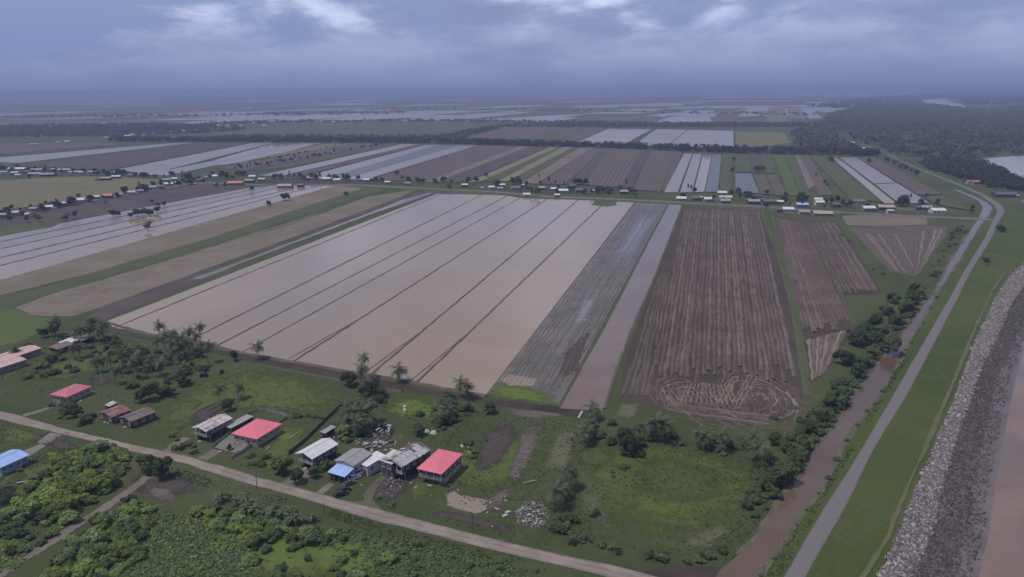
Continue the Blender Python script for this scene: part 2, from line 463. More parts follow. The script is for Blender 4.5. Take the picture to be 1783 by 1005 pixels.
def bund(px, w_=1.6, h=0.45, mat=None, name='earth_bund', z=0.03, seed=0, wob=0.25):
    """raised earth ridge between paddies"""
    pts = [G(x, y, z) for x, y in px]
    L = sum((b - a).length for a, b in zip(pts, pts[1:])); n = max(6, int(L / 5))
    c = resample(pts, n); rnd = random.Random(seed + int(px[0][0]))
    v, f = [], []
    for i in range(n):
        t = (c[min(i + 1, n - 1)] - c[max(i - 1, 0)]).normalized(); s_ = Vector((-t.y, t.x, 0))
        o_ = s_ * rnd.uniform(-wob, wob); ww = w_ * rnd.uniform(.75, 1.3); hh = h * rnd.uniform(.6, 1.3)
        for a, b in ((-.5, 0), (-.22, 1), (.22, .95), (.5, 0)):
            v.append(c[i] + o_ + s_ * (a * ww) + Vector((0, 0, b * hh)))
    for i in range(n - 1):
        for j in range(3): f.append((i * 4 + j, i * 4 + j + 1, i * 4 + j + 5, i * 4 + j + 4)[::-1])
    return struct(obj(name, v, f, mat or MT['bund'], None, smooth=True))

def soft(name, px, mat, z=0.012, seed=0):
    """ground patch whose rim thins out raggedly"""
    pts = densify([G(x, y, z) for x, y in px], 4.0)
    c = sum(pts, Vector()) / len(pts); n = len(pts)
    v, val = [], []
    for s_, a in ((1.3, -0.2), (1.05, 0.25), (0.8, 0.7), (0.35, 1.2)):
        for p in pts: v.append(c + (p - c) * s_); val.append(a)
    v.append(c); val.append(1.3); f = []
    for r in range(3):
        for i in range(n): f.append((r * n + i, r * n + (i + 1) % n, (r + 1) * n + (i + 1) % n, (r + 1) * n + i))
    for i in range(n): f.append((3 * n + i, 3 * n + (i + 1) % n, 4 * n))
    A = sum((pts[i].x * pts[(i + 1) % n].y - pts[(i + 1) % n].x * pts[i].y) for i in range(n))
    if A < 0: f = [q[::-1] for q in f]
    o = obj(name, v, f, mat)
    at = o.data.attributes.new('inner', 'FLOAT', 'POINT'); at.data.foreach_set('value', val)
    return struct(o)

def quad_uv(name, TL, TR, BR, BL, z, mat, nu=8, nv=24, parent=None):
    tl, tr, br, bl = (G(*p, z) for p in (TL, TR, BR, BL))
    v, f, uv = [], [], []
    for j in range(nv + 1):
        for i in range(nu + 1):
            a, b = i / nu, j / nv
            v.append(tl.lerp(tr, a).lerp(bl.lerp(br, a), b)); uv.append((a, b))
    for j in range(nv):
        for i in range(nu):
            q = (j * (nu + 1) + i, (j + 1) * (nu + 1) + i, (j + 1) * (nu + 1) + i + 1, j * (nu + 1) + i + 1)
            f.append(q)
    a, b, c = (v[k] for k in f[0][:3])
    if (b - a).cross(c - a).z < 0: f = [q[::-1] for q in f]
    return obj(name, v, f, mat, parent, uv)

def ridges(parent, TL, TR, BR, BL, n, z=0.05, w_=0.45, h=0.35, mats=('ridge_brown',), seed=0, v0=0.0, v1=1.0, wob=0.5, skip=0.0, seg=4.0, wave=0.0, name='ridge'):
    """ridges of ploughed earth or straw, each a mesh of its own"""
    rnd = random.Random(seed)
    tl, tr, br, bl = (G(*p, z) for p in (TL, TR, BR, BL))
    ph = [rnd.uniform(0, 6.28) for _ in range(4)]
    for i in range(n):
        u = (i + 0.5 + rnd.uniform(-.12, .12)) / n
        if rnd.random() < skip: continue
        a0, b0 = tl.lerp(tr, u), bl.lerp(br, u)
        va, vb = v0 + rnd.uniform(0, .03), v1 - rnd.uniform(0, .05) * (n > 10)
        a, b = a0.lerp(b0, va), a0.lerp(b0, vb)
        L = (b - a).length; m = max(4, int(L / seg)); t = (b - a).normalized(); s_ = Vector((-t.y, t.x, 0))
        wm = (tr - tl).length / n * (1 - va) + (br - bl).length / n * va
        v, f = [], []; o_ = 0
        for k in range(m + 1):
            o_ = o_ * .8 + rnd.uniform(-.25, .25) * wob
            q = k / m
            wv = wave * (math.sin(q * 23 + ph[0]) + .6 * math.sin(q * 47 + ph[1]))
            sp_ = ((tr - tl).length * (1 - q) + (br - bl).length * q) / n
            ww = sp_ * w_ * rnd.uniform(.7, 1.25); hh = h * rnd.uniform(.45, 1.3)
            p = a.lerp(b, q) + s_ * (o_ + wv)
            v += [p - s_ * ww * .5, p + s_ * ww * rnd.uniform(-.1, .1) + Vector((0, 0, hh)), p + s_ * ww * .5]
        for k in range(m):
            for j in range(2): f.append((k * 3 + j, k * 3 + j + 1, k * 3 + j + 4, k * 3 + j + 3)[::-1])
        obj(name, v, f, MT[rnd.choice(mats)], parent)

def rand_in_poly(px, n, rnd):
    P = [G(x, y) for x, y in px]
    xs = [p.x for p in P]; ys = [p.y for p in P]; out = []
    while len(out) < n:
        x, y = rnd.uniform(min(xs), max(xs)), rnd.uniform(min(ys), max(ys))
        ins = False; j = len(P) - 1
        for i in range(len(P)):
            if (P[i].y > y) != (P[j].y > y) and x < (P[j].x - P[i].x) * (y - P[i].y) / (P[j].y - P[i].y) + P[i].x: ins = not ins
            j = i
        if ins: out.append((x, y))
    return out

def leaf_quads(C, N, size, rng, jit=0.35):
    """jittered quads at centres C facing about N"""
    n = len(C)
    N = N / np.maximum(np.linalg.norm(N, axis=1, keepdims=True), 1e-6)
    t = np.cross(N, rng.normal(size=(n, 3))); t /= np.maximum(np.linalg.norm(t, axis=1, keepdims=True), 1e-6)
    b = np.cross(N, t)
    s = (size * rng.uniform(.6, 1.35, n))[:, None]
    V = np.empty((n, 4, 3))
    for k, (x, y) in enumerate(((-1, -1), (1, -1), (1, 1), (-1, 1))):
        V[:, k] = C + t * s * (x * .5 * rng.uniform(1 - jit, 1 + jit, (n, 1))) + b * s * (y * .5 * rng.uniform(1 - jit, 1 + jit, (n, 1))) + N * s * rng.uniform(-.2, .2, (n, 1))
    return V.reshape(-1, 3), np.arange(n * 4).reshape(-1, 4)

def stuff_clumps(name, regions, mat, size, hgt, per, seed, drift=-.1):
    """low plants: regions = [(pixel polygon, count)]; one object, kind stuff"""
    rng = np.random.default_rng(seed); rnd = random.Random(seed); P = []
    for px, n in regions: P += rand_in_poly(px, n, rnd)
    P = np.array(P)
    k = np.sin(P[:, 0] * .11 + 2.1 * np.sin(P[:, 1] * .07)) + np.sin(P[:, 1] * .13 + 1.7 * np.sin(P[:, 0] * .09)) + rng.normal(0, .7, len(P))
    P = P[k > drift]; n = len(P)      # they grow in drifts
    hs = hgt * rng.uniform(.3, 1.3, n)
    C = np.repeat(np.c_[P, np.zeros(n)], per, axis=0); H = np.repeat(hs, per)
    off = rng.normal(size=(n * per, 3)) * (H * .7)[:, None]; off[:, 2] = np.abs(off[:, 2]) * .55 + .08
    N = off * np.array([1, 1, .6]) + rng.normal(size=off.shape) * (H * .3)[:, None] + np.array([0, 0, 1.0]) * (H * 1.1)[:, None]
    V, Fq = leaf_quads(C + off, N, size, rng)
    return stuff(link(name, npmesh(name, V, Fq, mat)))

ORD = 'first second third fourth fifth sixth seventh eighth ninth tenth eleventh twelfth thirteenth fourteenth fifteenth sixteenth seventeenth eighteenth nineteenth'.split()
TENS = {2: 'twent', 3: 'thirt', 4: 'fort', 5: 'fift', 6: 'sixt', 7: 'sevent', 8: 'eight', 9: 'ninet'}
def ordinal(i):
    if i <= 19: return ORD[i - 1]
    if i >= 100: return 'hundred and ' + ordinal(i - 100) if i > 100 else 'hundredth'
    t, u = divmod(i, 10)
    return TENS[t] + 'ieth' if u == 0 else TENS[t] + 'y-' + ORD[u - 1]
# ================================================================ THE SETTING
def disc(name, r, z, mat, n=96):
    v = [(0, 0, z)]; f = []
    rad = (300, 900, 2500, 7000, r)
    for q in rad: v += [(q * math.cos(i / n * math.tau), q * math.sin(i / n * math.tau), z) for i in range(n)]
    for i in range(n): f.append((0, 1 + i, 1 + (i + 1) % n))
    for k in range(len(rad) - 1):
        for i in range(n):
            a, b = 1 + k * n + i, 1 + k * n + (i + 1) % n
            f.append((a, a + n, b + n, b))
    return obj(name, v, f, mat)
struct(disc('ground', 25000, 0.0, MT['ground']))

# the air: an even thin haze over the whole plain
hz_m = bpy.data.materials.new('haze'); hz_m.use_nodes = True; ht = hz_m.node_tree
ht.nodes.remove(ht.nodes['Principled BSDF'])
pv = ht.nodes.new('ShaderNodeVolumePrincipled'); pv.inputs['Color'].default_value = (0.47, 0.525, 0.80, 1)
pv.inputs['Density'].default_value = 1.75e-4; pv.inputs['Anisotropy'].default_value = 0.0
ht.links.new(pv.outputs[0], ht.nodes['Material Output'].inputs['Volume'])
hb = MB(); hb.box(0, 0, (HC + 12 - 1) / 2, 52000, 52000, HC + 12 + 1)
stuff(hb.build('haze', hz_m))

def field_mat(name, ca, cb, cc_=None, stripes=0, amt=0.5, rough=0.95, spec=0.1, scol=None, nse=0.03):
    k = NT(name)
    x = k.mix(k.map(k.noise(nse, 5, 0.6), 0.36, 0.64), ca, cb)
    if cc_: x = k.mix(k.math('MULTIPLY', k.map(k.noise(nse * 5, 5, 0.7), 0.5, 0.72), 0.6), x, cc_)
    if stripes:
        sp = k.n('ShaderNodeSeparateXYZ'); k.L(k.co('UV'), sp.inputs[0])
        u = k.math('ADD', k.math('MULTIPLY', sp.outputs[0], stripes * math.tau), k.math('MULTIPLY', k.noise(0.03, 3), 2.5))
        s_ = k.map(k.math('SINE', u), -0.2, 0.8)
        s_ = k.math('MULTIPLY', s_, k.map(k.noise(nse * 3, 3), 0.3, 0.6, 0.3, 1.0))
        x = k.mix(k.math('MULTIPLY', s_, amt), x, scol or tuple(v * 0.5 for v in ca))
    k.base(x, rough, spec)
    return k.m
TAN = m_('tan_stubble', field_mat, (0.185, 0.150, 0.118), (0.150, 0.124, 0.094), (0.105, 0.100, 0.058), nse=0.02)
FM = {
 'brown': m_('brown_field', field_mat, (0.098, 0.076, 0.068), (0.120, 0.094, 0.082), (0.085, 0.080, 0.05)),
 'purple': m_('dark_ploughed', field_mat, (0.075, 0.060, 0.057), (0.095, 0.076, 0.070), None),
 'tan': TAN,
 'yellow': m_('yellow_stubble', field_mat, (0.205, 0.175, 0.105), (0.165, 0.150, 0.085), (0.10, 0.105, 0.05)),
 'green': m_('green_field', field_mat, (0.068, 0.080, 0.038), (0.085, 0.092, 0.046), (0.105, 0.090, 0.060)),
 'grass_bright': m_('bright_green_field', field_mat, (0.070, 0.100, 0.030), (0.088, 0.112, 0.040), (0.080, 0.080, 0.04)),
 'olive': m_('olive_field', field_mat, (0.140, 0.128, 0.070), (0.165, 0.148, 0.085), (0.10, 0.10, 0.05)),
 'rows': m_('dark_row_field', field_mat, (0.098, 0.078, 0.070), (0.085, 0.072, 0.062), (0.080, 0.078, 0.05), 9, 0.75, scol=(0.165, 0.135, 0.115)),
 'rows_blue': m_('wet_row_field', field_mat, (0.110, 0.105, 0.100), (0.095, 0.098, 0.088), None, 8, 0.6, 0.35, 0.5, (0.060, 0.064, 0.046)),
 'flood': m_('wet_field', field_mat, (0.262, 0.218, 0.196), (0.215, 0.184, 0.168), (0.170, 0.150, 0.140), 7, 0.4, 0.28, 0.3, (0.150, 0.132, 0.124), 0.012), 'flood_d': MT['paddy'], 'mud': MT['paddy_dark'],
}

# ---- far plain: a patchwork of fields out to the haze, laid out in a turned grid
rnd = random.Random(11)
ang = R(-62); ca_, sa_ = math.cos(ang), math.sin(ang)
def far_fields():
    mats = ['flood', 'brown', 'green', 'purple', 'olive', 'flood_d', 'green', 'brown']
    wts = [0.30, .16, .16, .12, .05, .10, .06, .05]
    k = 0; groups = {}
    y0 = 2850.0
    while y0 < 13500:
        dy = rnd.uniform(260, 480) * (1 + (y0 - 2850) / 9000)
        x0 = -1.05 * y0 - 600
        while x0 < 0.62 * y0:
            dx = rnd.uniform(90, 420) * (1 + (y0 - 2850) / 7000)
            if rnd.random() < 0.62:
                sh = rnd.uniform(0.2, 0.55)
                g = 14
                q = [(x0 + g, y0 + g), (x0 + dx - g, y0 + g), (x0 + dx - g + dy * sh, y0 + dy - g), (x0 + g + dy * sh, y0 + dy - g)]
                mt = rnd.choices(mats, wts)[0]
                groups.setdefault(mt, []).append(q)
            x0 += dx
        y0 += dy
    for mt, qs in groups.items():
        v, f = [], []
        for q in qs:
            b = len(v); v += [(x, y, 0.25) for x, y in q]; f.append((b, b + 1, b + 2, b + 3))
        struct(obj('far_fields', v, f, FM[mt], None, [(a[0], a[1]) for a in v]))
far_fields()

def fld(kind, TL, TR, BR, BL, z=0.05, name=None, nu=4, nv=16):
    nm = name or {'flood': 'flooded_paddy', 'flood_d': 'flooded_paddy', 'mud': 'flooded_paddy', 'rows': 'row_field', 'rows_blue': 'row_field',
                  'brown': 'bare_field', 'purple': 'bare_field', 'tan': 'stubble_field', 'yellow': 'stubble_field', 'olive': 'stubble_field'}.get(kind, 'green_field')
    return struct(quad_uv(nm, TL, TR, BR, BL, z, FM[kind], nu, nv))

FZ = [0.3]
struct(poly('far_plain', [(-60, 226), (-60, 186), (300, 178), (800, 172), (1250, 176), (1480, 188), (1440, 205), (1400, 215), (1000, 215), (620, 211), (330, 218)], 0.2, m_('far_plain', field_mat, (0.120, 0.100, 0.090), (0.090, 0.082, 0.066), (0.150, 0.130, 0.118), nse=0.002), 0))
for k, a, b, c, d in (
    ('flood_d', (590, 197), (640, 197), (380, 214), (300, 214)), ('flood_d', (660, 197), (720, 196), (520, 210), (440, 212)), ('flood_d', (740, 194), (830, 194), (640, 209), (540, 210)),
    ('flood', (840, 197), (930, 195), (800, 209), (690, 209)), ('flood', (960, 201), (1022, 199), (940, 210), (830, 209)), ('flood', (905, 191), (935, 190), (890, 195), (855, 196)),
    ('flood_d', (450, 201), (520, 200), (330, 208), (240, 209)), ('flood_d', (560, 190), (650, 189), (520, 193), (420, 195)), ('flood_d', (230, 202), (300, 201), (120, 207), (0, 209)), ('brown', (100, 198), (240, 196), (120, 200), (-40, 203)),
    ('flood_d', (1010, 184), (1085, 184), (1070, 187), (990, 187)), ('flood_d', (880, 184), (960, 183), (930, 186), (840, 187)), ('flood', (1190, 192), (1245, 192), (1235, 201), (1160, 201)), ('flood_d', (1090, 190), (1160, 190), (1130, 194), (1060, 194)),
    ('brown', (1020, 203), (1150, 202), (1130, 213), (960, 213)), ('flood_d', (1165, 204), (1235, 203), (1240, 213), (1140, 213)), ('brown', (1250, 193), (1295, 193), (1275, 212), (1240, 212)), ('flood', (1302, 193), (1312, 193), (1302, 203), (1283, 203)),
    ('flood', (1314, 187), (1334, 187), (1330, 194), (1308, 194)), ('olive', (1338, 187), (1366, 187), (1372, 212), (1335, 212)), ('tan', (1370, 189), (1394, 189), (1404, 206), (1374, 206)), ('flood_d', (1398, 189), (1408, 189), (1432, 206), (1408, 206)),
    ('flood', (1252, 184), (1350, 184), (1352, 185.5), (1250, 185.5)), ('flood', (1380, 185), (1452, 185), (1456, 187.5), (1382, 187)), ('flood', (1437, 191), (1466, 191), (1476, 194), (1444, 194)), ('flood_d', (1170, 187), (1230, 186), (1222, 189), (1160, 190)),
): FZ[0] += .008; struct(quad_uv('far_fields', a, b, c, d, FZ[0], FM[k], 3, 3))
struct(poly('green_field', [(330, 243), (400, 230), (480, 216), (620, 212), (800, 213), (860, 220), (800, 241), (620, 246)], 0.25, m_('hazy_pasture', field_mat, (0.085, 0.100, 0.052), (0.070, 0.086, 0.044), None, nse=0.006), 0))
# ---- fields behind the far tree belt
for k, a, b, c, d in (
    ('brown', (880, 222), (985, 222), (905, 246), (800, 243)), ('green', (985, 222), (1060, 224), (990, 249), (905, 246)),
    ('brown', (1020, 223), (1058, 224), (1000, 249), (975, 248)), ('flood_d', (1060, 224), (1135, 225), (1085, 252), (1000, 250)),
    ('flood', (1143, 225), (1196, 226), (1160, 255), (1103, 253)), ('flood', (1198, 226), (1277, 228), (1277, 258), (1162, 255)),
    ('olive', (1281, 229), (1366, 231), (1376, 249), (1282, 260)),
    # far left: broad light strips and browns
    ('flood', (305, 249), (345, 248), (30, 284), (-70, 280)), ('brown', (-80, 250), (250, 248), (-60, 274), (-160, 272)),
    ('purple', (345, 248), (440, 248), (190, 296), (40, 290)), ('flood', (440, 249), (475, 249), (262, 303), (200, 296)),
    ('flood_d', (478, 249), (560, 249), (420, 284), (330, 292)), ('flood', (530, 249), (562, 249), (290, 306), (250, 304)),
    ('olive', (565, 250), (622, 250), (420, 282), (350, 296)), ('brown', (610, 251), (665, 251), (420, 298), (375, 292)),
    ('green', (665, 251), (700, 251), (500, 292), (430, 298)), ('flood', (700, 251), (728, 251), (492, 306), (450, 306)),
    ('brown', (728, 251), (742, 251), (520, 308), (495, 307)),
    ('flood', (742, 252), (764, 252), (560, 312), (525, 309)), ('rows_blue', (764, 252), (800, 253), (595, 312), (560, 312)),
    ('flood', (800, 253), (833, 253), (635, 313), (597, 312)),
    # upper middle strips between the village street and the belt
    ('brown', (835, 253), (905, 255), (742, 316), (640, 313)), ('tan', (905, 255), (922, 255), (760, 318), (742, 316)),
    ('purple', (922, 255), (955, 256), (808, 318), (762, 318)), ('yellow', (957, 256), (972, 256), (838, 316), (812, 318)),
    ('green', (972, 256), (980, 256), (866, 314), (840, 316)), ('yellow', (980, 256), (998, 256), (884, 316), (868, 314)),
    ('green', (998, 256), (1010, 257), (905, 318), (886, 316)), ('tan', (1010, 257), (1032, 257), (935, 320), (907, 318)),
    ('brown', (1032, 257), (1052, 258), (985, 321), (937, 320)), ('green', (1052, 258), (1062, 258), (1010, 322), (987, 321)),
    ('rows', (1062, 258), (1118, 261), (1085, 326), (1012, 322)), ('purple', (1118, 261), (1132, 262), (1100, 328), (1087, 326)),
    ('rows', (1133, 262), (1178, 264), (1150, 334), (1102, 330)), ('brown', (1178, 264), (1188, 266), (1160, 332), (1152, 332)),
    ('flood', (1191, 267), (1205, 268), (1180, 335), (1156, 335)), ('flood', (1207, 268), (1222, 268), (1205, 335), (1184, 335)),
    ('flood_d', (1224, 268), (1240, 268), (1226, 334), (1208, 335)), ('rows_blue', (1241, 268), (1256, 269), (1250, 334), (1228, 334)),
    ('green', (1258, 269), (1276, 270), (1274, 336), (1253, 334)), ('green', (1280, 270), (1304, 270), (1308, 300), (1281, 300)),
    ('rows_blue', (1280, 302), (1308, 302), (1322, 336), (1281, 336)), ('purple', (1307, 270), (1320, 270), (1332, 302), (1312, 302)),
    ('rows', (1313, 304), (1333, 304), (1347, 338), (1326, 338)), ('green', (1323, 270), (1342, 270), (1350, 302), (1335, 302)),
    ('brown', (1336, 304), (1352, 304), (1370, 340), (1350, 340)), ('grass_bright', (1346, 270), (1366, 270), (1392, 342), (1372, 340)),
    ('green', (1368, 271), (1382, 271), (1412, 340), (1394, 342)), ('tan', (1384, 271), (1392, 271), (1420, 322), (1408, 330)),
    ('brown', (1394, 271), (1408, 272), (1450, 340), (1426, 340)), ('green', (1410, 272), (1440, 272), (1536, 352), (1480, 346)),
    ('flood_d', (1447, 274), (1458, 274), (1562, 355), (1540, 354)),
    ('flood', (1461, 274), (1491, 274), (1560, 318), (1522, 320)), ('flood', (1524, 321), (1562, 319), (1618, 353), (1566, 355)),
    ('brown', (1494, 275), (1520, 274), (1640, 338), (1600, 340)), ('green', (1600, 342), (1642, 339), (1690, 366), (1640, 358)),
): FZ[0] += .008; fld(k, a, b, c, d, FZ[0])

# ---- far left village: olive pasture, dark mud belt, long flooded strips
struct(poly('pasture', [(-60, 318), (60, 311), (150, 307), (255, 311), (300, 315), (262, 329), (150, 345), (60, 358), (-60, 376)], 0.05, FM['olive'], 1.5, 12))
struct(poly('bare_field', [(-60, 395), (60, 372), (160, 352), (262, 334), (370, 318), (440, 330), (300, 352), (190, 372), (90, 392), (-60, 420)], 0.04, FM['purple'], 1.5, 12))
struct(poly('green_field', [(-60, 405), (0, 398), (60, 386), (110, 385), (90, 396), (0, 412), (-60, 424)], 0.07, FM['green'], 1.0, 10))
LF = [((435, 327), (-60, 420)), ((470, 324), (-60, 434)), ((500, 324), (-60, 447)), ((530, 324), (-60, 463)), ((553, 324), (-60, 478)), ((583, 323), (-60, 505))]
for i, (a, b) in enumerate(zip(LF, LF[1:])):
    fld('flood' if i in (0, 1) else 'flood_d', a[0], b[0], b[1], a[1], 0.06, nu=3, nv=40)
for i, (a, b) in enumerate(LF[1:-1]): bund([a, b], 1.1 if i != 2 else 2.2, 0.4, seed=i)

# ---- stubble fields and the green strip left of the big paddies
struct(poly('stubble_field', [(-60, 505), (583, 323), (632, 328), (500, 372), (350, 420), (200, 466), (60, 500), (-60, 528)], 0.045, TAN, 0.8, 10))
sf = struct(poly('stubble_field', [(28, 535), (100, 509), (318, 446), (500, 394), (640, 343), (722, 330), (700, 342), (500, 417), (318, 483), (172, 536), (127, 551), (57, 549)], 0.045, TAN, 0.8, 10))
struct(strip('grass_strip', [(-60, 532), (0, 517), (96, 494), (223, 456), (350, 419), (478, 377), (600, 338), (650, 329)], [(-60, 560), (0, 545), (35, 530), (105, 507), (223, 472), (350, 433), (478, 391), (612, 346), (668, 331)], 0.07, FM['green'], 120, 0.5))
ridges(sf, (35, 533), (60, 549), (700, 339), (640, 344), 13, 0.05, 0.4, 0.22, ('straw',), 5, 0.0, 0.75, 0.5, 0.0, 5.0, 0.6)
struct(poly('dark_mud_strip', [(172, 537), (318, 484), (400, 460), (500, 419), (700, 344), (735, 333), (757, 336), (640, 376), (450, 448), (183, 556), (150, 556)], 0.04, FM['purple'], 0.6, 8))
struct(poly('wet_patch', [(330, 487), (400, 462), (500, 424), (640, 372), (700, 348), (745, 336), (756, 336), (640, 375), (450, 447), (352, 486)], 0.055, MT['paddy_dark'], 0.8, 8))
# pasture beyond the hamlet on the left
struct(poly('pasture', [(-80, 548), (0, 540), (28, 536), (60, 551), (100, 553), (90, 570), (40, 592), (-30, 612), (-80, 630)], 0.03, FM['grass_bright'], 0.5, 5))

# ---- the big flooded block, one sheet of water per paddy
PB = [((762, 337), (183, 560)), ((770, 338), (199, 571)), ((840, 339), (333, 591)), ((884, 341), (372, 605)), ((905, 345), (422, 614)), ((952, 347), (512, 629)),
      ((1007, 348), (646, 652)), ((1055, 351), (726, 666)), ((1105, 352), (846, 688))]
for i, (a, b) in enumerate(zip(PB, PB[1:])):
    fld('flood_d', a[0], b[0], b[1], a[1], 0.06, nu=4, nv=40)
for i, (a, b) in enumerate(PB[:-1]):
    bund([a, b], (.8, .8, 1.2, 1.0, .9, 1.4, 1.4, 1.4)[i], 0.35, seed=i)
for a, b in ((PB[5], 5), (PB[6], 5), (PB[7], 5)):        # the foot of these bunds doubles into two paths
    e = Vector(a[1]) ; t = Vector(a[0])
    p = e.lerp(t, 0.24)
    bund([(e.x - 9, e.y - 4), (p.x - 2, p.y)], .8, 0.25, seed=b)
struct(poly('grass_bank', [(1030, 357), (1035, 350), (1075, 350), (1072, 358), (1056, 360)], 0.07, FM['green'], 0.3, 4))
bund([(183, 561), (267, 585), (335, 592), (422, 615), (512, 631), (646, 654), (726, 668), (846, 690)], 2.6, 0.6, MT['bund'], seed=3)

# ---- half-flooded row field, the bare flooded strip and the field edges
hf = fld('rows_blue', (1107, 353), (1162, 355), (972, 705), (850, 684), 0.05, name='half_flooded_field', nu=6, nv=40)
hf.data.materials[0] = m_('half_flooded', field_mat, (0.142, 0.120, 0.102), (0.086, 0.078, 0.054), (0.190, 0.160, 0.140), 0, rough=0.4, spec=0.25, nse=0.05)
ridges(hf, (1110, 353), (1160, 355), (974, 700), (856, 682), 15, 0.05, 0.32, 0.10, ('ridge_pale', 'ridge_brown', 'ridge_green'), 8, 0.02, 1.0, 0.9, 0.12, 3.0, 0.2)
LATE = [('shallow_pool', 'shallow_pool', [(1112, 362), (1156, 362), (1110, 450), (1085, 490), (1045, 470)]), ('shallow_pool', 'shallow_pool', [(1010, 520), (1050, 500), (1020, 570), (985, 590)]), ('wet_patch', 'dark_mud', [(985, 610), (1030, 570), (1005, 650), (965, 670)]), ('grass_bank', 'lawn_bright', [(846, 690), (862, 664), (900, 668), (950, 684), (975, 694), (970, 708), (900, 698)])]
soft('straw_litter', [(868, 660), (890, 652), (935, 660), (930, 672), (885, 672)], MT['sand'], 0.11)
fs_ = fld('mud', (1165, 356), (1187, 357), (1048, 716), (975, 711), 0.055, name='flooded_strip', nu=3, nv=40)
bund([(1163, 355), (1051, 571), (972, 710)], 1.3, 0.4, FM['green'])
bund([(1188, 357), (1138, 487), (1105, 562), (1075, 640), (1052, 712)], 1.4, 0.4)

# ---- ploughed fields on the right, every ridge a piece of its own
f1 = struct(poly('ploughed_field', [(1190, 360), (1325, 367), (1355, 445), (1379, 531), (1394, 627), (1404, 680), (1394, 712), (1370, 735), (1310, 742), (1240, 735), (1165, 716), (1130, 708), (1075, 690), (1090, 620), (1140, 487)], 0.04, MT['furrow_soil'], 0.4, 4))
ridges(f1, (1192, 361), (1322, 367), (1394, 676), (1132, 676), 27, 0.05, 0.80, 0.6, ('ridge_brown', 'ridge_brown', 'ridge_pale'), 3, 0.0, 0.99, 1.0, 0.0, 3.0, 0.13)
ridges(f1, (1150, 470), (1168, 470), (1134, 690), (1082, 690), 5, 0.05, 0.7, 0.35, ('ridge_green', 'ridge_brown'), 4, 0.0, 1.0, 0.9, 0.05, 3.5, 0.3)
f2 = struct(poly('ploughed_field', [(1350, 377), (1399, 384), (1444, 474), (1487, 564), (1470, 600), (1440, 648), (1412, 668), (1395, 560), (1372, 460)], 0.04, MT['furrow_soil'], 0.4, 4))
ridges(f2, (1352, 378), (1397, 385), (1484, 566), (1402, 590), 12, 0.05, 0.78, 0.55, ('ridge_brown', 'ridge_brown', 'ridge_pale'), 6, 0, 1, 0.6, 0.0, 3.0, 0.25)
ridges(f2, (1404, 592), (1478, 572), (1438, 648), (1414, 664), 9, 0.05, 0.5, 0.35, ('straw', 'ridge_pale'), 7, 0, 1, 0.4, 0.0, 3, 0.2)
f3 = struct(poly('ploughed_field', [(1403, 385), (1456, 385), (1500, 450), (1536, 508), (1515, 514), (1470, 514), (1446, 470)], 0.04, MT['furrow_soil'], 0.4, 4))
ridges(f3, (1405, 386), (1454, 386), (1532, 508), (1468, 514), 11, 0.05, 0.74, 0.55, ('ridge_brown', 'ridge_pale', 'ridge_brown'), 9, 0, 1, 0.5, 0, 3.0, 0.25)
struct(poly('stubble_field', [(1466, 376), (1500, 374), (1614, 378), (1615, 391), (1540, 394), (1475, 392)], 0.05, TAN, 0.4, 5))
f4 = struct(poly('ploughed_field', [(1478, 395), (1540, 397), (1615, 393), (1650, 396), (1648, 408), (1595, 481), (1549, 472), (1505, 425)], 0.04, FM['brown'], 0.4, 5))
ridges(f4, (1490, 400), (1560, 402), (1600, 478), (1552, 470), 9, 0.05, 0.35, 0.3, ('straw', 'ridge_brown'), 10, 0.1, 1, 0.5, 0.15, 3.5, 0.3)
ridges(f4, (1575, 402), (1645, 400), (1602, 476), (1590, 478), 7, 0.05, 0.35, 0.3, ('ridge_brown', 'straw'), 12, 0.0, 1, 0.5, 0.1, 3.5, 0.3)
for pts, w__ in (([(1326, 367), (1356, 445), (1380, 531), (1396, 627), (1406, 690)], 2.6), ([(1400, 385), (1446, 474), (1490, 566)], 1.6), ([(1345, 376), (1368, 460), (1392, 560), (1408, 660)], 1.8)):
    bund(pts, w__, 0.3, FM['green'])
# swirls of straw left where the machine turned at the near end
def swirl(parent, cx, cy, rx, ry, n, seed, a0, a1, tilt=0.0):
    rnd = random.Random(seed); c = G(cx, cy, 0.06)
    ex = (G(cx + 10, cy, 0.06) - c).normalized(); ey = Vector((-ex.y, ex.x, 0))
    sx = (G(cx + rx, cy, 0.06) - c).length; sy = (G(cx, cy - ry, 0.06) - c).length
    for i in range(n):
        q = (i + 1) / n; b0, b1 = a0 + rnd.uniform(-.5, .3), a1 + rnd.uniform(-.3, .5)
        m = max(8, int((b1 - b0) * q * (sx + sy) / 2 / 1.2)); v, f = [], []; o_ = 0; p1, p2, am = rnd.uniform(0, 6), rnd.uniform(0, 6), rnd.uniform(.02, .06); gap = [rnd.random() < .34 for _ in range(m // 3 + 2)]
        for k in range(m + 1):
            a = b0 + (b1 - b0) * k / m; o_ = o_ * .8 + rnd.uniform(-.12, .12)
            rr = q * (1 + am * math.sin(a * 3 + p1) + am * .5 * math.sin(a * 7 + p2)) + o_ / sx; d = Vector((math.cos(a + tilt), math.sin(a + tilt), 0))
            p = c + ex * (math.cos(a) * sx * rr) + ey * (math.sin(a) * sy * rr)
            s_ = (ex * math.cos(a) + ey * math.sin(a)); ww = rnd.uniform(.15, .5); hh = rnd.uniform(.05, .22)
            v += [p - s_ * ww, p + Vector((0, 0, hh)), p + s_ * ww]
        for k in range(m):
            if gap[k // 3]: continue
            for j in range(2): f.append((k * 3 + j, k * 3 + j + 1, k * 3 + j + 4, k * 3 + j + 3))
        if f: obj('straw_windrow', v, f, MT[rnd.choice(('ridge_pale', 'ridge_pale', 'ridge_brown', 'straw') if q < .8 else ('ridge_brown', 'ridge_pale', 'ridge_brown'))], parent)
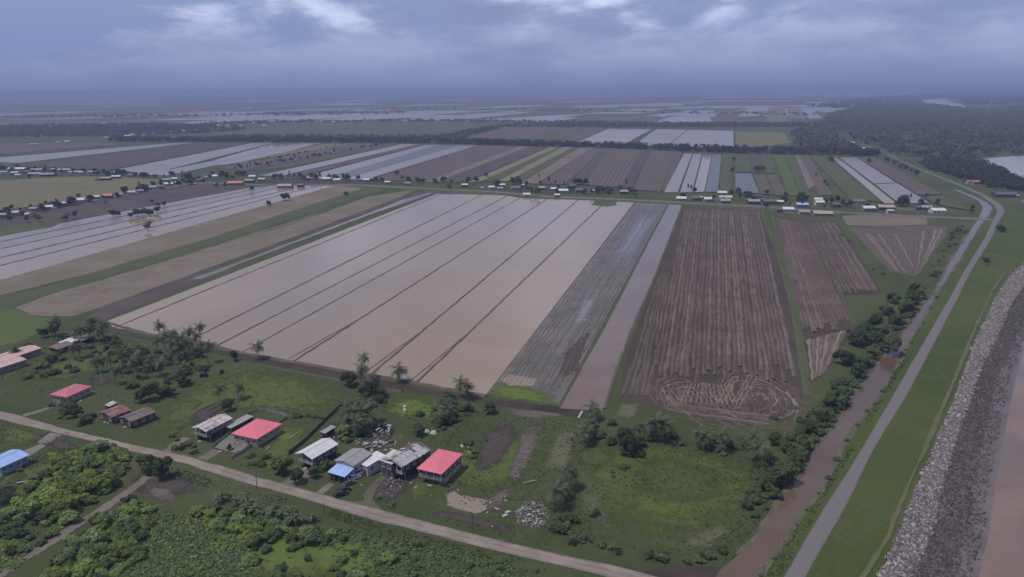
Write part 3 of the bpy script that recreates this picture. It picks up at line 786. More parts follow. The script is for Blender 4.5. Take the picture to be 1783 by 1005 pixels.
ridges(f1, (1150, 672), (1385, 672), (1370, 728), (1150, 708), 40, 0.045, 0.5, 0.2, ('ridge_brown', 'ridge_pale', 'furrow_soil'), 31, 0, 1, 0.9, 0.3, 1.6, 0.5, 'straw_windrow')
swirl(f1, 1325, 690, 74, 48, 22, 1, -1.2, 2.6)
swirl(f1, 1300, 684, 95, 60, 18, 5, 3.6, 5.4)
swirl(f1, 1225, 664, 86, 66, 20, 2, 3.5, 5.5)
swirl(f1, 1200, 688, 64, 34, 14, 3, 1.5, 3.8)
ridges(f1, (1260, 655), (1330, 655), (1300, 705), (1230, 705), 9, 0.05, 0.35, 0.3, ('straw', 'ridge_pale'), 24, 0, 1, 0.5, 0.15, 2, 0.25, 'straw_windrow')
ridges(f1, (1160, 700), (1165, 716), (1330, 742), (1370, 726), 9, 0.05, 0.4, 0.3, ('straw', 'ridge_pale'), 25, 0, 1, 0.6, 0.15, 2, 0.3, 'straw_windrow')
ridges(f1, (1195, 668), (1270, 668), (1290, 706), (1180, 704), 12, 0.05, 0.35, 0.3, ('straw',), 14, 0, 1, 0.5, 0.1, 2, 0.25, 'straw_windrow')

# ---- ditch behind the gardens
struct(strip('ditch', [(150, 562), (191, 574), (267, 588), (373, 608), (450, 622), (600, 650), (700, 669), (800, 687), (860, 695), (960, 707), (1030, 717)],
             [(150, 567), (191, 580), (267, 595), (373, 616), (450, 632), (600, 660), (700, 679), (800, 697), (860, 706), (960, 719), (1026, 728)], 0.05, MT['ditch_water'], 140, 0.5))
bund([(191, 582), (373, 619), (450, 636), (600, 664), (700, 683)], 1.6, 0.5, FM['green'])

SCRUB_A = [(22, 880), (60, 836), (105, 800), (150, 782), (205, 780), (222, 800), (205, 838), (150, 880), (105, 922), (75, 925), (40, 900)]
SCRUB_B = [(60, 1010), (110, 965), (170, 912), (230, 868), (262, 880), (270, 930), (230, 985), (180, 1015)]
MT['meadow_ring'] = soft_mat('meadow_ring', (0.086, 0.118, 0.028), (0.114, 0.138, 0.040), 0.2, edge=1.0)
MT['field_green'] = soft_mat('field_green', (0.070, 0.076, 0.040), (0.090, 0.088, 0.052), 0.4)
MT['straw_grass'] = soft_mat('straw_grass', (0.118, 0.118, 0.070), (0.092, 0.100, 0.056), 0.4)
MT['shallow_pool'] = soft_mat('shallow_pool', (0.135, 0.118, 0.108), (0.160, 0.138, 0.124), 0.3, 0.02, 1.0)
b_ = MT['shallow_pool'].node_tree.nodes['Principled BSDF']; b_.inputs['Roughness'].default_value = .12; b_.inputs['Specular IOR Level'].default_value = .5
for a_, b_, c_ in LATE: soft(a_, c_, MT[b_], 0.085)
SZ = [0.008]
# ---- soft ground patches in the gardens and meadows
for nm, mt, px in (
    ('lawn', 'lawn', [(230, 745), (330, 660), (430, 640), (540, 650), (620, 690), (600, 720), (500, 718), (400, 712), (330, 735), (280, 770)]),
    ('lawn', 'lawn', [(500, 728), (545, 735), (530, 770), (500, 800), (460, 830), (430, 815), (480, 760)]),
    ('lawn_bright', 'lawn_bright', [(675, 700), (700, 690), (765, 700), (790, 715), (760, 735), (690, 728), (672, 718)]),
    ('yard', 'dirt', [(1180, 340), (1280, 342), (1280, 352), (1180, 350)]), ('yard', 'dirt', [(1296, 348), (1400, 352), (1400, 360), (1296, 356)]), ('yard', 'dirt', [(1350, 362), (1460, 370), (1460, 377), (1350, 372)]), ('yard', 'dirt', [(1480, 352), (1650, 364), (1650, 372), (1480, 364)]),
    ('yard', 'dark_mud', [(855, 325), (930, 328), (1030, 334), (1030, 339), (930, 336), (855, 331)]), ('yard', 'dark_mud', [(0, 368), (100, 352), (230, 330), (290, 322), (300, 328), (200, 346), (60, 376), (0, 384)]), ('yard', 'dark_mud', [(0, 295), (120, 296), (260, 303), (260, 308), (120, 306), (0, 308)]),
    ('yard', 'dark_mud', [(420, 310), (620, 312), (720, 319), (720, 323), (600, 319), (420, 320)]),
    ('scrub_ground', 'lawn_bright', SCRUB_A), ('scrub_ground', 'lawn_bright', SCRUB_B), ('bare_ground', 'dirt', [(480, 950), (620, 955), (690, 985), (600, 1000), (480, 985)]), ('scrub_ground', 'lawn_bright', [(330, 870), (450, 885), (700, 940), (950, 1000), (700, 1015), (400, 1010), (280, 985), (270, 900)]),
    ('grass_patch', 'straw_grass', [(1420, 790), (1500, 670), (1560, 590), (1540, 640), (1470, 740), (1430, 800)]), ('grass_patch', 'straw_grass', [(1080, 700), (1120, 700), (1110, 730), (1060, 730)]), ('grass_patch', 'straw_grass', [(960, 745), (1010, 740), (990, 830), (940, 820)]),
    ('grass_patch', 'straw_grass', [(1200, 930), (1260, 905), (1290, 915), (1240, 955), (1170, 960)]), ('grass_patch', 'straw_grass', [(1000, 800), (1060, 830), (1070, 930), (1010, 900)]),
    ('meadow', 'lawn', [(1020, 770), (1100, 755), (1210, 765), (1290, 790), (1330, 830), (1310, 900), (1230, 945), (1120, 940), (1020, 900), (990, 830)]),
    ('meadow', 'meadow_ring', [(1100, 772), (1190, 772), (1270, 792), (1318, 832), (1312, 875), (1260, 915), (1190, 938), (1110, 930), (1065, 895), (1070, 830)]),
    ('meadow', 'lawn_deep', [(1120, 792), (1190, 797), (1262, 818), (1272, 860), (1220, 884), (1140, 878), (1100, 855), (1100, 815)]),
    ('wet_patch', 'field_green', [(1100, 600), (1150, 560), (1160, 640), (1130, 690), (1080, 690)]), ('wet_patch', 'field_green', [(1330, 560), (1370, 540), (1390, 620), (1350, 640)]), ('wet_patch', 'field_green', [(860, 640), (920, 560), (960, 600), (930, 660)]),
    ('meadow', 'lawn_deep', [(1000, 780), (1060, 770), (1075, 800), (1040, 820), (1000, 810)]),
    ('lawn', 'lawn', [(760, 800), (850, 760), (930, 745), (980, 745), (960, 800), (900, 850), (830, 860), (760, 850), (700, 880), (660, 870)]),
    ('bare_ground', 'dirt', [(865, 711), (920, 711), (990, 721), (950, 732), (900, 728)]), ('bare_ground', 'dirt', [(915, 735), (950, 735), (925, 800), (895, 850), (875, 850), (895, 790)]), ('bare_ground', 'dirt', [(880, 845), (895, 850), (870, 885), (845, 890), (845, 872)]),
    ('bare_ground', 'dark_mud', [(850, 740), (900, 735), (905, 760), (870, 810), (830, 830), (820, 800)]),
    ('bare_ground', 'dark_mud', [(630, 860), (660, 830), (705, 826), (720, 850), (690, 872), (655, 878)]),
    ('sand_patch', 'sand', [(775, 862), (790, 854), (800, 862), (825, 866), (850, 872), (848, 886), (830, 896), (805, 888), (780, 880)]),
    ('bare_ground', 'dark_mud', [(740, 890), (790, 890), (850, 905), (900, 915), (900, 930), (830, 915), (740, 895)]),
    ('bare_ground', 'dark_mud', [(240, 818), (300, 818), (350, 838), (345, 860), (290, 868), (240, 862), (215, 850)]),
    ('bare_ground', 'dirt', [(262, 845), (300, 850), (310, 870), (280, 876), (258, 862)]),
    ('bare_ground', 'dark_mud', [(300, 915), (350, 905), (365, 930), (330, 950), (300, 940)]),
    ('bare_ground', 'dark_mud', [(290, 965), (330, 950), (345, 990), (310, 1010), (280, 1005)]),
    ('bare_ground', 'dark_mud', [(350, 960), (400, 950), (440, 985), (400, 1010), (350, 1005)]),
    ('bare_ground', 'dark_mud', [(155, 658), (190, 652), (196, 668), (165, 674), (150, 668)]),
    ('bare_ground', 'dark_mud', [(325, 730), (345, 712), (385, 700), (392, 712), (360, 735), (335, 742)]),
    ('bare_ground', 'dark_mud', [(560, 745), (590, 735), (615, 742), (608, 770), (585, 775), (565, 760)]),
    ('bare_ground', 'dark_mud', [(635, 775), (660, 745), (690, 735), (690, 755), (665, 785), (640, 790)]),
    ('bare_ground', 'dark_mud', [(35, 765), (90, 750), (125, 757), (105, 778), (60, 772)]),
    ('bare_ground', 'dark_mud', [(88, 770), (118, 765), (140, 780), (120, 790), (90, 780)]),
    ('bare_ground', 'dirt', [(640, 700), (680, 690), (650, 712), (620, 722)]),
    ('lawn_bright', 'lawn_bright', [(465, 752), (500, 745), (520, 755), (500, 770), (470, 768)]),
    ('lawn', 'lawn', [(0, 740), (40, 745), (80, 760), (60, 775), (0, 772)]),
    ('lawn', 'lawn', [(40, 812), (80, 795), (110, 790), (90, 830), (50, 870), (10, 880)]),
    ('lawn', 'lawn', [(60, 640), (150, 610), (200, 625), (170, 650), (100, 665), (40, 665)]),
    ('lawn_bright', 'lawn_bright', [(500, 940), (620, 935), (700, 960), (720, 1000), (560, 1010)]),
    ('lawn_deep', 'lawn_deep', [(700, 935), (820, 965), (960, 1000), (900, 1015), (740, 1000)]),
): SZ[0] += .0006; soft(nm, px, MT[mt], SZ[0])

# ---- gravel road through the hamlet
GT = [(-170, 664), (0, 715), (40, 725), (121, 749), (193, 765), (226, 773), (322, 793), (403, 816), (453, 832), (493, 842), (556, 860), (602, 872), (688, 894), (750, 911), (820, 928), (889, 946), (948, 959), (1000, 971), (1071, 985), (1134, 1002), (1240, 1032)]
GBt = [(-170, 676), (0, 731), (81, 750), (161, 769), (222, 785), (302, 802), (383, 827), (450, 848), (497, 860), (563, 879), (625, 898), (667, 910), (750, 930), (806, 945), (853, 957), (940, 977), (1000, 990), (1046, 1002), (1160, 1034)]
struct(strip('gravel_road', GT, GBt, 0.09, MT['gravel'], 200, 0.22, 3, across=6, bulge=0.12))
for a in (([(40, 724), (75, 714), (92, 708)], 3.0), ([(322, 792), (312, 800)], 3), ([(290, 788), (308, 772), (325, 762)], 4), ([(352, 800), (382, 782)], 5), ([(505, 846), (520, 832), (527, 818)], 7), ([(556, 859), (570, 848), (578, 842)], 3)):
    struct(path_strip('driveway', a[0], a[1], 0.075, MT['track'], 20, 0.3))
struct(poly('driveway', [(598, 874), (635, 872), (632, 862), (645, 845), (665, 826), (672, 830), (655, 852), (648, 870), (668, 892), (640, 888)], 0.08, MT['track'], 0.15, 2))
struct(poly('driveway', [(64, 771), (88, 753), (108, 757), (84, 772)], 0.08, MT['concrete'], 0.05, 3))
struct(poly('driveway', [(36, 787), (72, 772), (80, 776), (48, 797), (0, 830), (-30, 845), (-30, 838), (10, 812)], 0.07, MT['concrete'], 0.1, 3))
struct(poly('concrete_yard', [(372, 782), (382, 770), (400, 756), (440, 764), (448, 768), (420, 790), (408, 788)], 0.075, MT['yard'], 0.05, 3)).data.materials[0] = MT['concrete']
struct(path_strip('dirt_track', [(-60, 1040), (8, 995), (60, 962), (101, 935), (140, 910), (173, 890), (215, 862), (258, 830)], 3.4, 0.06, MT['track'], 60, 0.4))

# ---- village street across the middle distance, its bridge and the far road
struct(strip('village_street', [(-60, 388), (30, 372), (120, 354), (220, 338), (330, 318), (372, 317), (470, 322), (620, 321), (740, 327), (850, 332), (960, 341), (1090, 346), (1200, 352), (1300, 357), (1460, 368), (1600, 375), (1690, 379), (1735, 381)],
             [(-60, 391), (30, 375), (120, 357), (220, 340.5), (330, 320.5), (372, 319.5), (470, 324), (620, 323.5), (740, 329.5), (850, 334.5), (960, 344), (1090, 349), (1200, 355), (1300, 360), (1460, 371), (1600, 378), (1690, 382.5), (1735, 384.5)], 0.12, MT['track'], 160, 0.2))
struct(strip('grass_verge', [(740, 330), (850, 335), (960, 344), (1090, 349.5), (1200, 355.5), (1300, 361), (1460, 371.5)], [(740, 336), (850, 338), (960, 346.5), (1090, 352), (1200, 358), (1300, 365), (1460, 375)], 0.08, FM['green'], 80, 0.5))

# ---- canal, riverside road, dyke, stone slope, mud and river
CL = [(1215, 1035), (1258, 989), (1300, 948), (1336, 906), (1352, 874), (1405, 797), (1433, 761), (1461, 729), (1481, 689), (1509, 660), (1528, 628), (1548, 600), (1564, 579), (1585, 549), (1597, 534), (1624, 513), (1642, 477), (1651, 460), (1668, 433), (1686, 406), (1701, 385), (1712, 362), (1705, 350), (1684, 340), (1660, 330)]
CR = [(1308, 1035), (1324, 1003), (1364, 950), (1401, 890), (1437, 842), (1469, 777), (1501, 725), (1526, 697), (1558, 644), (1578, 604), (1594, 579), (1621, 531), (1639, 501), (1657, 477), (1674, 448), (1692, 418), (1710, 391), (1724, 372), (1730, 362), (1718, 352), (1694, 341), (1666, 330)]
struct(strip('canal', CL, CR, 0.05, MT['canal_water'], 220, 0.45, 5))
struct(poly('ditch', [(1120, 996), (1160, 986), (1201, 985), (1258, 988), (1240, 1010), (1180, 1012)], 0.055, MT['ditch_water'], 0.3, 2))
RL = [(1340, 1040), (1366, 1003), (1437, 882), (1501, 781), (1550, 697), (1583, 639), (1618, 579), (1654, 519), (1677, 475), (1698, 442), (1716, 412), (1728, 385), (1736, 370), (1732, 358), (1707, 340), (1672, 324), (1622, 304), (1585, 289), (1560, 277), (1540, 266), (1500, 250)]
RR = [(1388, 1040), (1405, 1001), (1473, 882), (1522, 781), (1574, 697), (1605, 639), (1636, 579), (1668, 519), (1689, 475), (1710, 442), (1728, 412), (1740, 385), (1749, 370), (1746, 358), (1717, 340), (1679, 324), (1628, 304), (1590, 289), (1564, 277), (1543, 266), (1502, 250)]
struct(strip('riverside_road', RL, RR, 0.10, MT['asphalt'], 240, 0.12, 7, across=6, bulge=0.1))
struct(strip('grass_verge', CR[:18], RL[:13], 0.035, MT['bank_grass'], 160, 0.5, 8))
ST = [(1500, 1045), (1530, 999), (1558, 950), (1590, 862), (1618, 801), (1642, 741), (1663, 693), (1681, 645), (1698, 594), (1716, 561), (1734, 519), (1758, 483), (1783, 458), (1830, 425), (1900, 398)]
SM = [(1562, 1045), (1590, 999), (1618, 940), (1652, 802), (1672, 745), (1691, 693), (1709, 639), (1733, 594), (1748, 561), (1762, 527), (1788, 490), (1812, 470), (1860, 440), (1930, 410)]
SB = [(1640, 1045), (1663, 999), (1690, 900), (1704, 802), (1720, 735), (1736, 650), (1752, 632), (1766, 594), (1782, 561), (1800, 527), (1826, 490), (1850, 472), (1890, 445), (1960, 415)]
SW = [(1690, 1045), (1706, 1000), (1722, 930), (1735, 830), (1752, 740), (1768, 660), (1786, 600), (1810, 555), (1850, 500), (1900, 465), (2000, 420)]
ZT = 1.7
struct(strip('grass_dyke', RR[:13] + [(1762, 352)], ST[:13] + [(1815, 425)], 0.05, MT['bank_grass'], 160, 0.3, 9, zl=0.05, zr=ZT, across=6))
struct(strip('dyke_foot', ST, SM, 0.8, MT['shore_mud'], 120, 0.2, 10, zl=ZT, zr=0.75))
struct(strip('dyke_foot', SM, SB, 0.4, MT['shore_mud'], 120, 0.0, 10, zl=0.75, zr=0.14))
struct(strip('mud_shore', SB, SW, 0.1, MT['shore_mud'], 120, 0.0, 12, zl=0.14, zr=0.10))
struct(strip('river', SW, [(2600, 1045), (2600, 900), (2600, 700), (2600, 560), (2600, 470)], 0.10, MT['river_water'], 120, 0.0, 13))
struct(path_strip('footpath', [(1500, 1010), (1540, 945), (1575, 860), (1604, 795), (1630, 735), (1652, 685), (1672, 635), (1690, 590), (1708, 550), (1726, 510), (1750, 475)], 1.3, 1.75, m_('worn_grass', soil_mat, (0.120, 0.115, 0.062), (0.098, 0.104, 0.050), (0.14, 0.12, 0.08), 0.1, 0.8, 0.2), 90, 0.35))
def stones(name, lp, rp, zl, zr, n, size, mat, seed, tl=0.0, tr=1.0):
    rng = np.random.default_rng(seed)
    l = np.array(resample([G(x, y, zl) for x, y in lp], 200)); r = np.array(resample([G(x, y, zr) for x, y in rp], 200))
    s = rng.uniform(0, 198.9, n); i = s.astype(int); f = (s - i)[:, None]; t = np.clip(rng.uniform(tl, tr, n) + rng.normal(0, .05, n), -.08, 1.08)[:, None]
    P = (l[i] * (1 - f) + l[i + 1] * f) * (1 - t) + (r[i] * (1 - f) + r[i + 1] * f) * t
    cube = np.array([(x, y, z) for z in (-.5, .5) for x, y in ((-.5, -.5), (.5, -.5), (.5, .5), (-.5, .5))])
    a = rng.uniform(0, 6.28, n); c_, s_ = np.cos(a), np.sin(a)
    sz = size * rng.lognormal(0, .35, n)
    V = cube[None] * (1 + rng.uniform(-.35, .35, (n, 8, 3))) * (sz[:, None] * np.array([1, 1, 1])[None] * rng.uniform(.6, 1.2, (n, 3)))[:, None, :]
    tilt = rng.normal(0, .5, (n, 1)); V[:, :, 2] += V[:, :, 0] * tilt
    X = V[:, :, 0] * c_[:, None] - V[:, :, 1] * s_[:, None]; Y = V[:, :, 0] * s_[:, None] + V[:, :, 1] * c_[:, None]
    V = np.stack([X, Y, V[:, :, 2]], 2) + P[:, None]
    q = np.array([(4, 5, 6, 7), (0, 1, 5, 4), (1, 2, 6, 5), (2, 3, 7, 6), (3, 0, 4, 7)])
    Fq = (q[None] + (np.arange(n) * 8)[:, None, None]).reshape(-1, 4)
    return stuff(link(name, npmesh(name, V.reshape(-1, 3), Fq, mat)))
stones('riprap_stones', ST, SM, ZT + .05, 0.8, 30000, 0.38, MT['stone'], 1)
stones('wet_riprap_stones', SM, SB, 0.8, 0.15, 15000, 0.40, MT['wet_stone'], 2)
stones('shore_cobbles', SB, SW, 0.12, 0.10, 2600, 0.42, MT['wet_stone'], 3, 0.0, 0.7)

# worn mud rims of the canal
struct(path_strip('canal_bank', CL[1:20], 1.4, 0.055, m_('bank_mud', soil_mat, (0.135, 0.108, 0.086), (0.095, 0.088, 0.058), (0.064, 0.072, 0.036), 0.15, 0.7, 0.3), 160, 0.7, 4))
struct(path_strip('canal_bank', CR[1:20], 1.1, 0.056, MT['bank_mud'], 160, 0.6, 6))
# ---- the far river bend and the inlet on the right
struct(poly('river', [(1605, 175), (1612, 172), (1628, 170), (1664, 168.4), (1650, 172), (1648, 176), (1668, 180.5), (1690, 188.6), (1676, 188.2), (1655, 185), (1622, 181.5)], 0.4, MT['far_water'], 0))
struct(poly('mud_flat', [(1711, 277), (1735, 274), (1783, 271), (1900, 270), (1900, 330), (1783, 318), (1765, 311), (1745, 300), (1724, 289)], 0.3, MT['far_water'], 1.5, 12))
struct(poly('river', [(1776, 349), (1830, 340), (1950, 345), (2100, 400), (1950, 410), (1815, 372)], 0.08, MT['river_water'], 0.5, 8))
# ================================================================ TREES AND PLANTS
def crown_mesh(name, seed, rx, rz, zc, n, size, mat, blobs=9, lean=0.0):
    rng = np.random.default_rng(seed)
    B = []
    for i in range(blobs):
        a = rng.uniform(0, 6.28); q = rng.uniform(.25, .92); u = rng.uniform(-.7, .85)
        B.append((math.cos(a) * rx * q * math.sqrt(max(0, 1 - u * u * .6)), math.sin(a) * rx * q * math.sqrt(max(0, 1 - u * u * .6)), zc + u * rz * .75, rng.uniform(.20, .46) * rx))
    B.append((0, 0, zc + rz * .3, .5 * rx)); B = np.array(B)
    w_ = B[:, 3] ** 2; idx = rng.choice(len(B), n, p=w_ / w_.sum())
    d = rng.normal(size=(n, 3)); d /= np.linalg.norm(d, axis=1, keepdims=True)
    rr = B[idx, 3] * np.where(rng.random(n) < .8, rng.uniform(.82, 1.12, n), rng.uniform(.3, .9, n))
    C = B[idx, :3] + d * rr[:, None] * np.array([1, 1, min(1.0, rz / rx * 1.1)])
    C[:, 2] = np.maximum(C[:, 2], 0.15)
    N = d * .9 + rng.normal(size=(n, 3)) * .35 + np.array([0, 0, .75])
    V, Fq = leaf_quads(C, N, size, rng)
    return npmesh(name, V, Fq, mat)

def trunk_mesh(name, seed, h, r, limbs=4, spread=2.0, top=None):
    rnd = random.Random(seed); m = MB(); top = top or h
    m.tube([(0, 0, -0.3), (0.05, 0, h * .3), (rnd.uniform(-.2, .2), rnd.uniform(-.2, .2), h * .65), (rnd.uniform(-.3, .3), rnd.uniform(-.3, .3), h)], [r * 1.3, r, r * .8, r * .45], 7)
    for i in range(limbs):
        a = i / limbs * 6.28 + rnd.uniform(-.4, .4); z0 = h * rnd.uniform(.5, .85)
        e = (math.cos(a) * spread, math.sin(a) * spread, z0 + rnd.uniform(.25, .6) * spread)
        m.tube([(0, 0, z0), (e[0] * .5, e[1] * .5, (z0 + e[2]) / 2 + .1), e], [r * .5, r * .35, r * .15], 5)
    me = m.build('tmp', MT['bark']); d = me.data; bpy.data.objects.remove(me); d.name = name
    return d

def kinds(prefix, specs):
    out = []
    for i, (rx, rz, zc, th, n, size, mat, blobs) in enumerate(specs):
        out.append((crown_mesh(prefix + '_crown', 100 + i * 7 + len(prefix), rx, rz, zc, n, size, MT[mat], blobs),
                    trunk_mesh(prefix + '_trunk', 50 + i, th, max(.12, rx * .055), 4, rx * .5), zc + rz))
    return out
TREE = {
 'dark': kinds('dark_tree', [(4.4, 3.6, 5.2, 5.0, 1700, .62, 'leaf_dark', 12), (3.8, 3.2, 4.6, 4.4, 1400, .6, 'leaf_dark', 10), (5.0, 3.4, 5.0, 4.6, 1900, .66, 'leaf_dark', 13)]),
 'mid': kinds('mid_tree', [(3.6, 3.0, 4.2, 4.0, 1300, .58, 'leaf_mid', 10), (3.0, 2.8, 3.8, 3.6, 1100, .55, 'leaf_mid', 9), (4.2, 3.2, 4.4, 4.0, 1500, .6, 'leaf_mid', 11)]),
 'bare': kinds('thin_tree', [(3.0, 2.4, 4.2, 4.4, 330, .5, 'leaf_brown', 8), (2.6, 2.2, 3.6, 4.0, 260, .5, 'leaf_brown', 7)]),
 'slim': kinds('slim_tree', [(1.7, 4.4, 6.0, 6.0, 700, .6, 'leaf_dark', 9), (1.5, 3.6, 5.0, 5.0, 600, .55, 'leaf_dark', 8)]),
 'far': kinds('far_tree', [(4.6, 3.6, 5.0, 4.5, 260, 1.5, 'leaf_far', 8), (3.8, 3.4, 4.6, 4.2, 220, 1.4, 'leaf_far', 7), (5.4, 3.6, 5.0, 4.2, 300, 1.6, 'leaf_far', 8), (2.0, 4.2, 6.0, 6.0, 160, 1.3, 'leaf_far', 6)]),
}
BUSH = {
 'bright': [crown_mesh('bright_bush', 300 + i, rx, rz, zc, n, .52, MT['leaf_bright'], b) for i, (rx, rz, zc, n, b) in enumerate(((2.6, 1.7, 1.3, 900, 10), (2.1, 1.4, 1.0, 700, 8), (3.1, 1.9, 1.5, 1100, 12)))],
 'mid': [crown_mesh('green_bush', 320 + i, rx, rz, zc, n, .5, MT['leaf_mid'], b) for i, (rx, rz, zc, n, b) in enumerate(((1.9, 1.3, .9, 520, 8), (1.5, 1.1, .8, 420, 7), (2.5, 1.4, 1.1, 720, 9)))],
 'dark': [crown_mesh('dark_bush', 340 + i, rx, rz, zc, n, .5, MT['leaf_dark'], b) for i, (rx, rz, zc, n, b) in enumerate(((1.8, 1.2, .9, 520, 8), (2.3, 1.5, 1.2, 700, 9), (1.3, 1.0, .7, 360, 6)))],
 'brown': [crown_mesh('thin_bush', 360 + i, rx, rz, zc, n, .45, MT['leaf_brown'], b) for i, (rx, rz, zc, n, b) in enumerate(((1.9, 1.2, .9, 260, 8), (1.4, 1.0, .7, 200, 6)))],
}
TR = random.Random(77)
FAM = {}                                   # family -> list of (photo column, object), labelled in order at the end
def fam(key, o, px): FAM.setdefault(key, []).append((px, o)); return o

def tree(px, py, kind='dark', s=1.0, cat='tree', name=None, family=None, sz=None):
    cm, tm, h = TR.choice(TREE[kind]); p = G(px, py)
    e = empty(name or {'dark': 'broadleaf_tree', 'mid': 'broadleaf_tree', 'bare': 'sparse_tree', 'slim': 'slender_tree', 'far': 'broadleaf_tree'}[kind], p, TR.uniform(0, 6.28))
    e.scale = (s * TR.uniform(.9, 1.12), s * TR.uniform(.9, 1.12), sz or s * TR.uniform(.88, 1.15))
    link('trunk', tm, e); link('crown', cm, e)
    tag(e, None, 'tree'); fam(family or 'tree', e, px)
    return e

BUSHES = []
def bush(px, py, kind='mid', s=1.0, family='bush', xy=None):
    p = Vector((*xy, 0)) if xy else G(px, py)
    o = link('bush', TR.choice(BUSH[kind]), None, p, TR.uniform(0, 6.28), (s * TR.uniform(.85, 1.2), s * TR.uniform(.85, 1.2), s * TR.uniform(.8, 1.15)))
    tag(o, None, 'bush')
    if xy: d = p - Vector((0, 0, HC)); px = PW / 2 + d.dot(R_) / d.dot(F_) * FPX
    BUSHES.append((s / (p - Vector((0, 0, HC))).length * {'bright': 1.4, 'mid': 1.0, 'dark': 1.0, 'brown': .95}[kind], o, family, px)); return o

# ---- coconut palms: trunk and every frond a part
def frond_mesh(name, seed, L=3.6, droop=1.0):
    rnd = random.Random(seed); v, f = [], []
    n = 9; sp = []
    for i in range(n + 1):
        t = i / n; sp.append(Vector((L * (t - .12 * droop * t * t), 0, L * (.42 * t - (.55 + .35 * droop) * t * t))))
    for i in range(n):
        b = len(v); w_ = .07 * (1 - i / n) + .02
        v += [sp[i] + Vector((0, -w_, 0)), sp[i] + Vector((0, w_, 0)), sp[i + 1] + Vector((0, w_ * .8, 0)), sp[i + 1] + Vector((0, -w_ * .8, 0))]; f.append((b, b + 1, b + 2, b + 3))
        if i == 0: continue
        for s_ in (-1, 1):
            for h in (0, .5):
                q = sp[i].lerp(sp[i + 1], h); ll = L * .34 * math.sin(min(1, (i + h) / n * 1.15 + .12) * math.pi) ** .6 * rnd.uniform(.8, 1.1) + .12
                tip = q + Vector((ll * .6, s_ * ll * .85, -ll * rnd.uniform(.2, .55))); b = len(v)
                d = (sp[i + 1] - sp[i]) * .48
                v += [q - d * .4, q + d * .6, tip]; f.append((b, b + 1, b + 2))
    me = bpy.data.meshes.new(name); me.from_pydata([tuple(x) for x in v], [], f); me.materials.append(MT['frond']); me.update()
    return me
FROND = [frond_mesh('frond', i, L, d) for i, (L, d) in enumerate(((4.0, .8), (4.3, 1.2), (3.8, 1.6), (3.5, .4)))]
PT = {}
def palm(px, py, topy, family='palm', size=1.0, wind=0.5, lean=None, nf=17):
    p = G(px, py); h = max(1.6, height_to(px, py, topy) - 1.0); h = min(h, 17)
    e = empty('palm_tree', p); rnd = random.Random(int(px * 7 + py))
    lx, ly = lean if lean else (rnd.uniform(-.05, .12) * h, rnd.uniform(-.08, .08) * h)
    m = MB(); r = .13 + .005 * h
    pts = [(lx * t * t, ly * t * t, h * t - .2 * (t == 0)) for t in (0, .25, .5, .75, 1)]
    m.tube(pts, [r * 1.35, r, r * .9, r * .8, r * .7], 7); m.build('trunk', MT['palm_bark'], e)
    top = Vector(pts[-1]); s = size * rnd.uniform(1.0, 1.25)
    for i in range(nf):
        a = i * 2.39996 + rnd.uniform(-.2, .2); el_ = 1.15 - 1.75 * (i / nf) + rnd.uniform(-.15, .15)
        d = Vector((math.cos(a) * math.cos(el_), math.sin(a) * math.cos(el_), math.sin(el_) * .9))
        d = (d + Vector((wind, -.12, -.05))).normalized()
        az = math.atan2(d.y, d.x); pit = math.asin(max(-1, min(1, d.z)))
        o = bpy.data.objects.new('frond', FROND[(i * 7 + int(px)) % 3 if i > 2 else 3]); col.objects.link(o); o.parent = e
        o.location = top; o.rotation_euler = (rnd.uniform(-.25, .25), -pit + .15, az); o.scale = (s, s, s)
    tag(e, None, 'palm tree'); fam(family, e, px); return e

# palms by the paddy edge and through the gardens: (foot column, foot row, row of the crown)
for a in ((281, 598, 562), (303, 606, 575), (287, 612, 578), (327, 604, 573), (349, 601, 565), (341, 613, 580), (322, 621, 589), (275, 622, 588), (306, 619, 583), (299, 626, 594), (316, 600, 583)): palm(*a, family='palm_cluster')
palm(450, 625, 599, 'palm_lone')
for a in ((383, 700, 671), (414, 694, 669)): palm(*a, family='palm_lawn')
for a in ((633, 660, 617), (629, 675, 637), (651, 690, 655), (640, 695, 662)): palm(*a, family='palm_ditch')
palm(692, 664, 639, 'palm_ditch2', 1.15)
for a in ((800, 690, 661), (812, 694, 667)): palm(*a, family='palm_pair')
for a in ((613, 742, 712), (628, 746, 710), (646, 750, 722), (602, 735, 708), (620, 760, 730), (640, 735, 700), (606, 722, 702)): palm(*a, family='palm_garden', size=1.1)
for a in ((783, 712, 686), (768, 724, 700), (778, 730, 708), (763, 742, 722)): palm(*a, family='palm_rusty')
for a in ((1029, 730, 705), (1021, 752, 728), (1017, 774, 748), (1020, 764, 740)): palm(*a, family='palm_strip', size=1.1)
for a in ((1130, 765, 732), (1140, 767, 730), (1155, 768, 734)): palm(*a, family='palm_meadow_a', size=1.15)
for a in ((1212, 778, 748), (1222, 782, 756), (1254, 786, 752)): palm(*a, family='palm_meadow_b', size=1.1)
for a in ((1309, 792, 755), (1304, 806, 776), (1318, 808, 774)): palm(*a, family='palm_meadow_c', size=1.15)
for a in ((987, 852, 814), (963, 884, 848), (971, 868, 842)): palm(*a, family='palm_rubble', size=1.25)
for a in ((99, 588, 553), (92, 592, 560)): palm(*a, family='palm_left')
for a in ((166, 592, 552), (180, 592, 560), (157, 594, 568), (172, 598, 572), (132, 598, 572), (143, 596, 568)): palm(*a, family='palm_west')
palm(201, 668, 640, 'palm_pole'); palm(171, 648, 624, 'palm_pole')
for a in ((226, 636, 606), (238, 644, 618), (252, 640, 608), (214, 640, 612), (318, 652, 634), (232, 660, 624)): palm(*a, family='palm_grove')
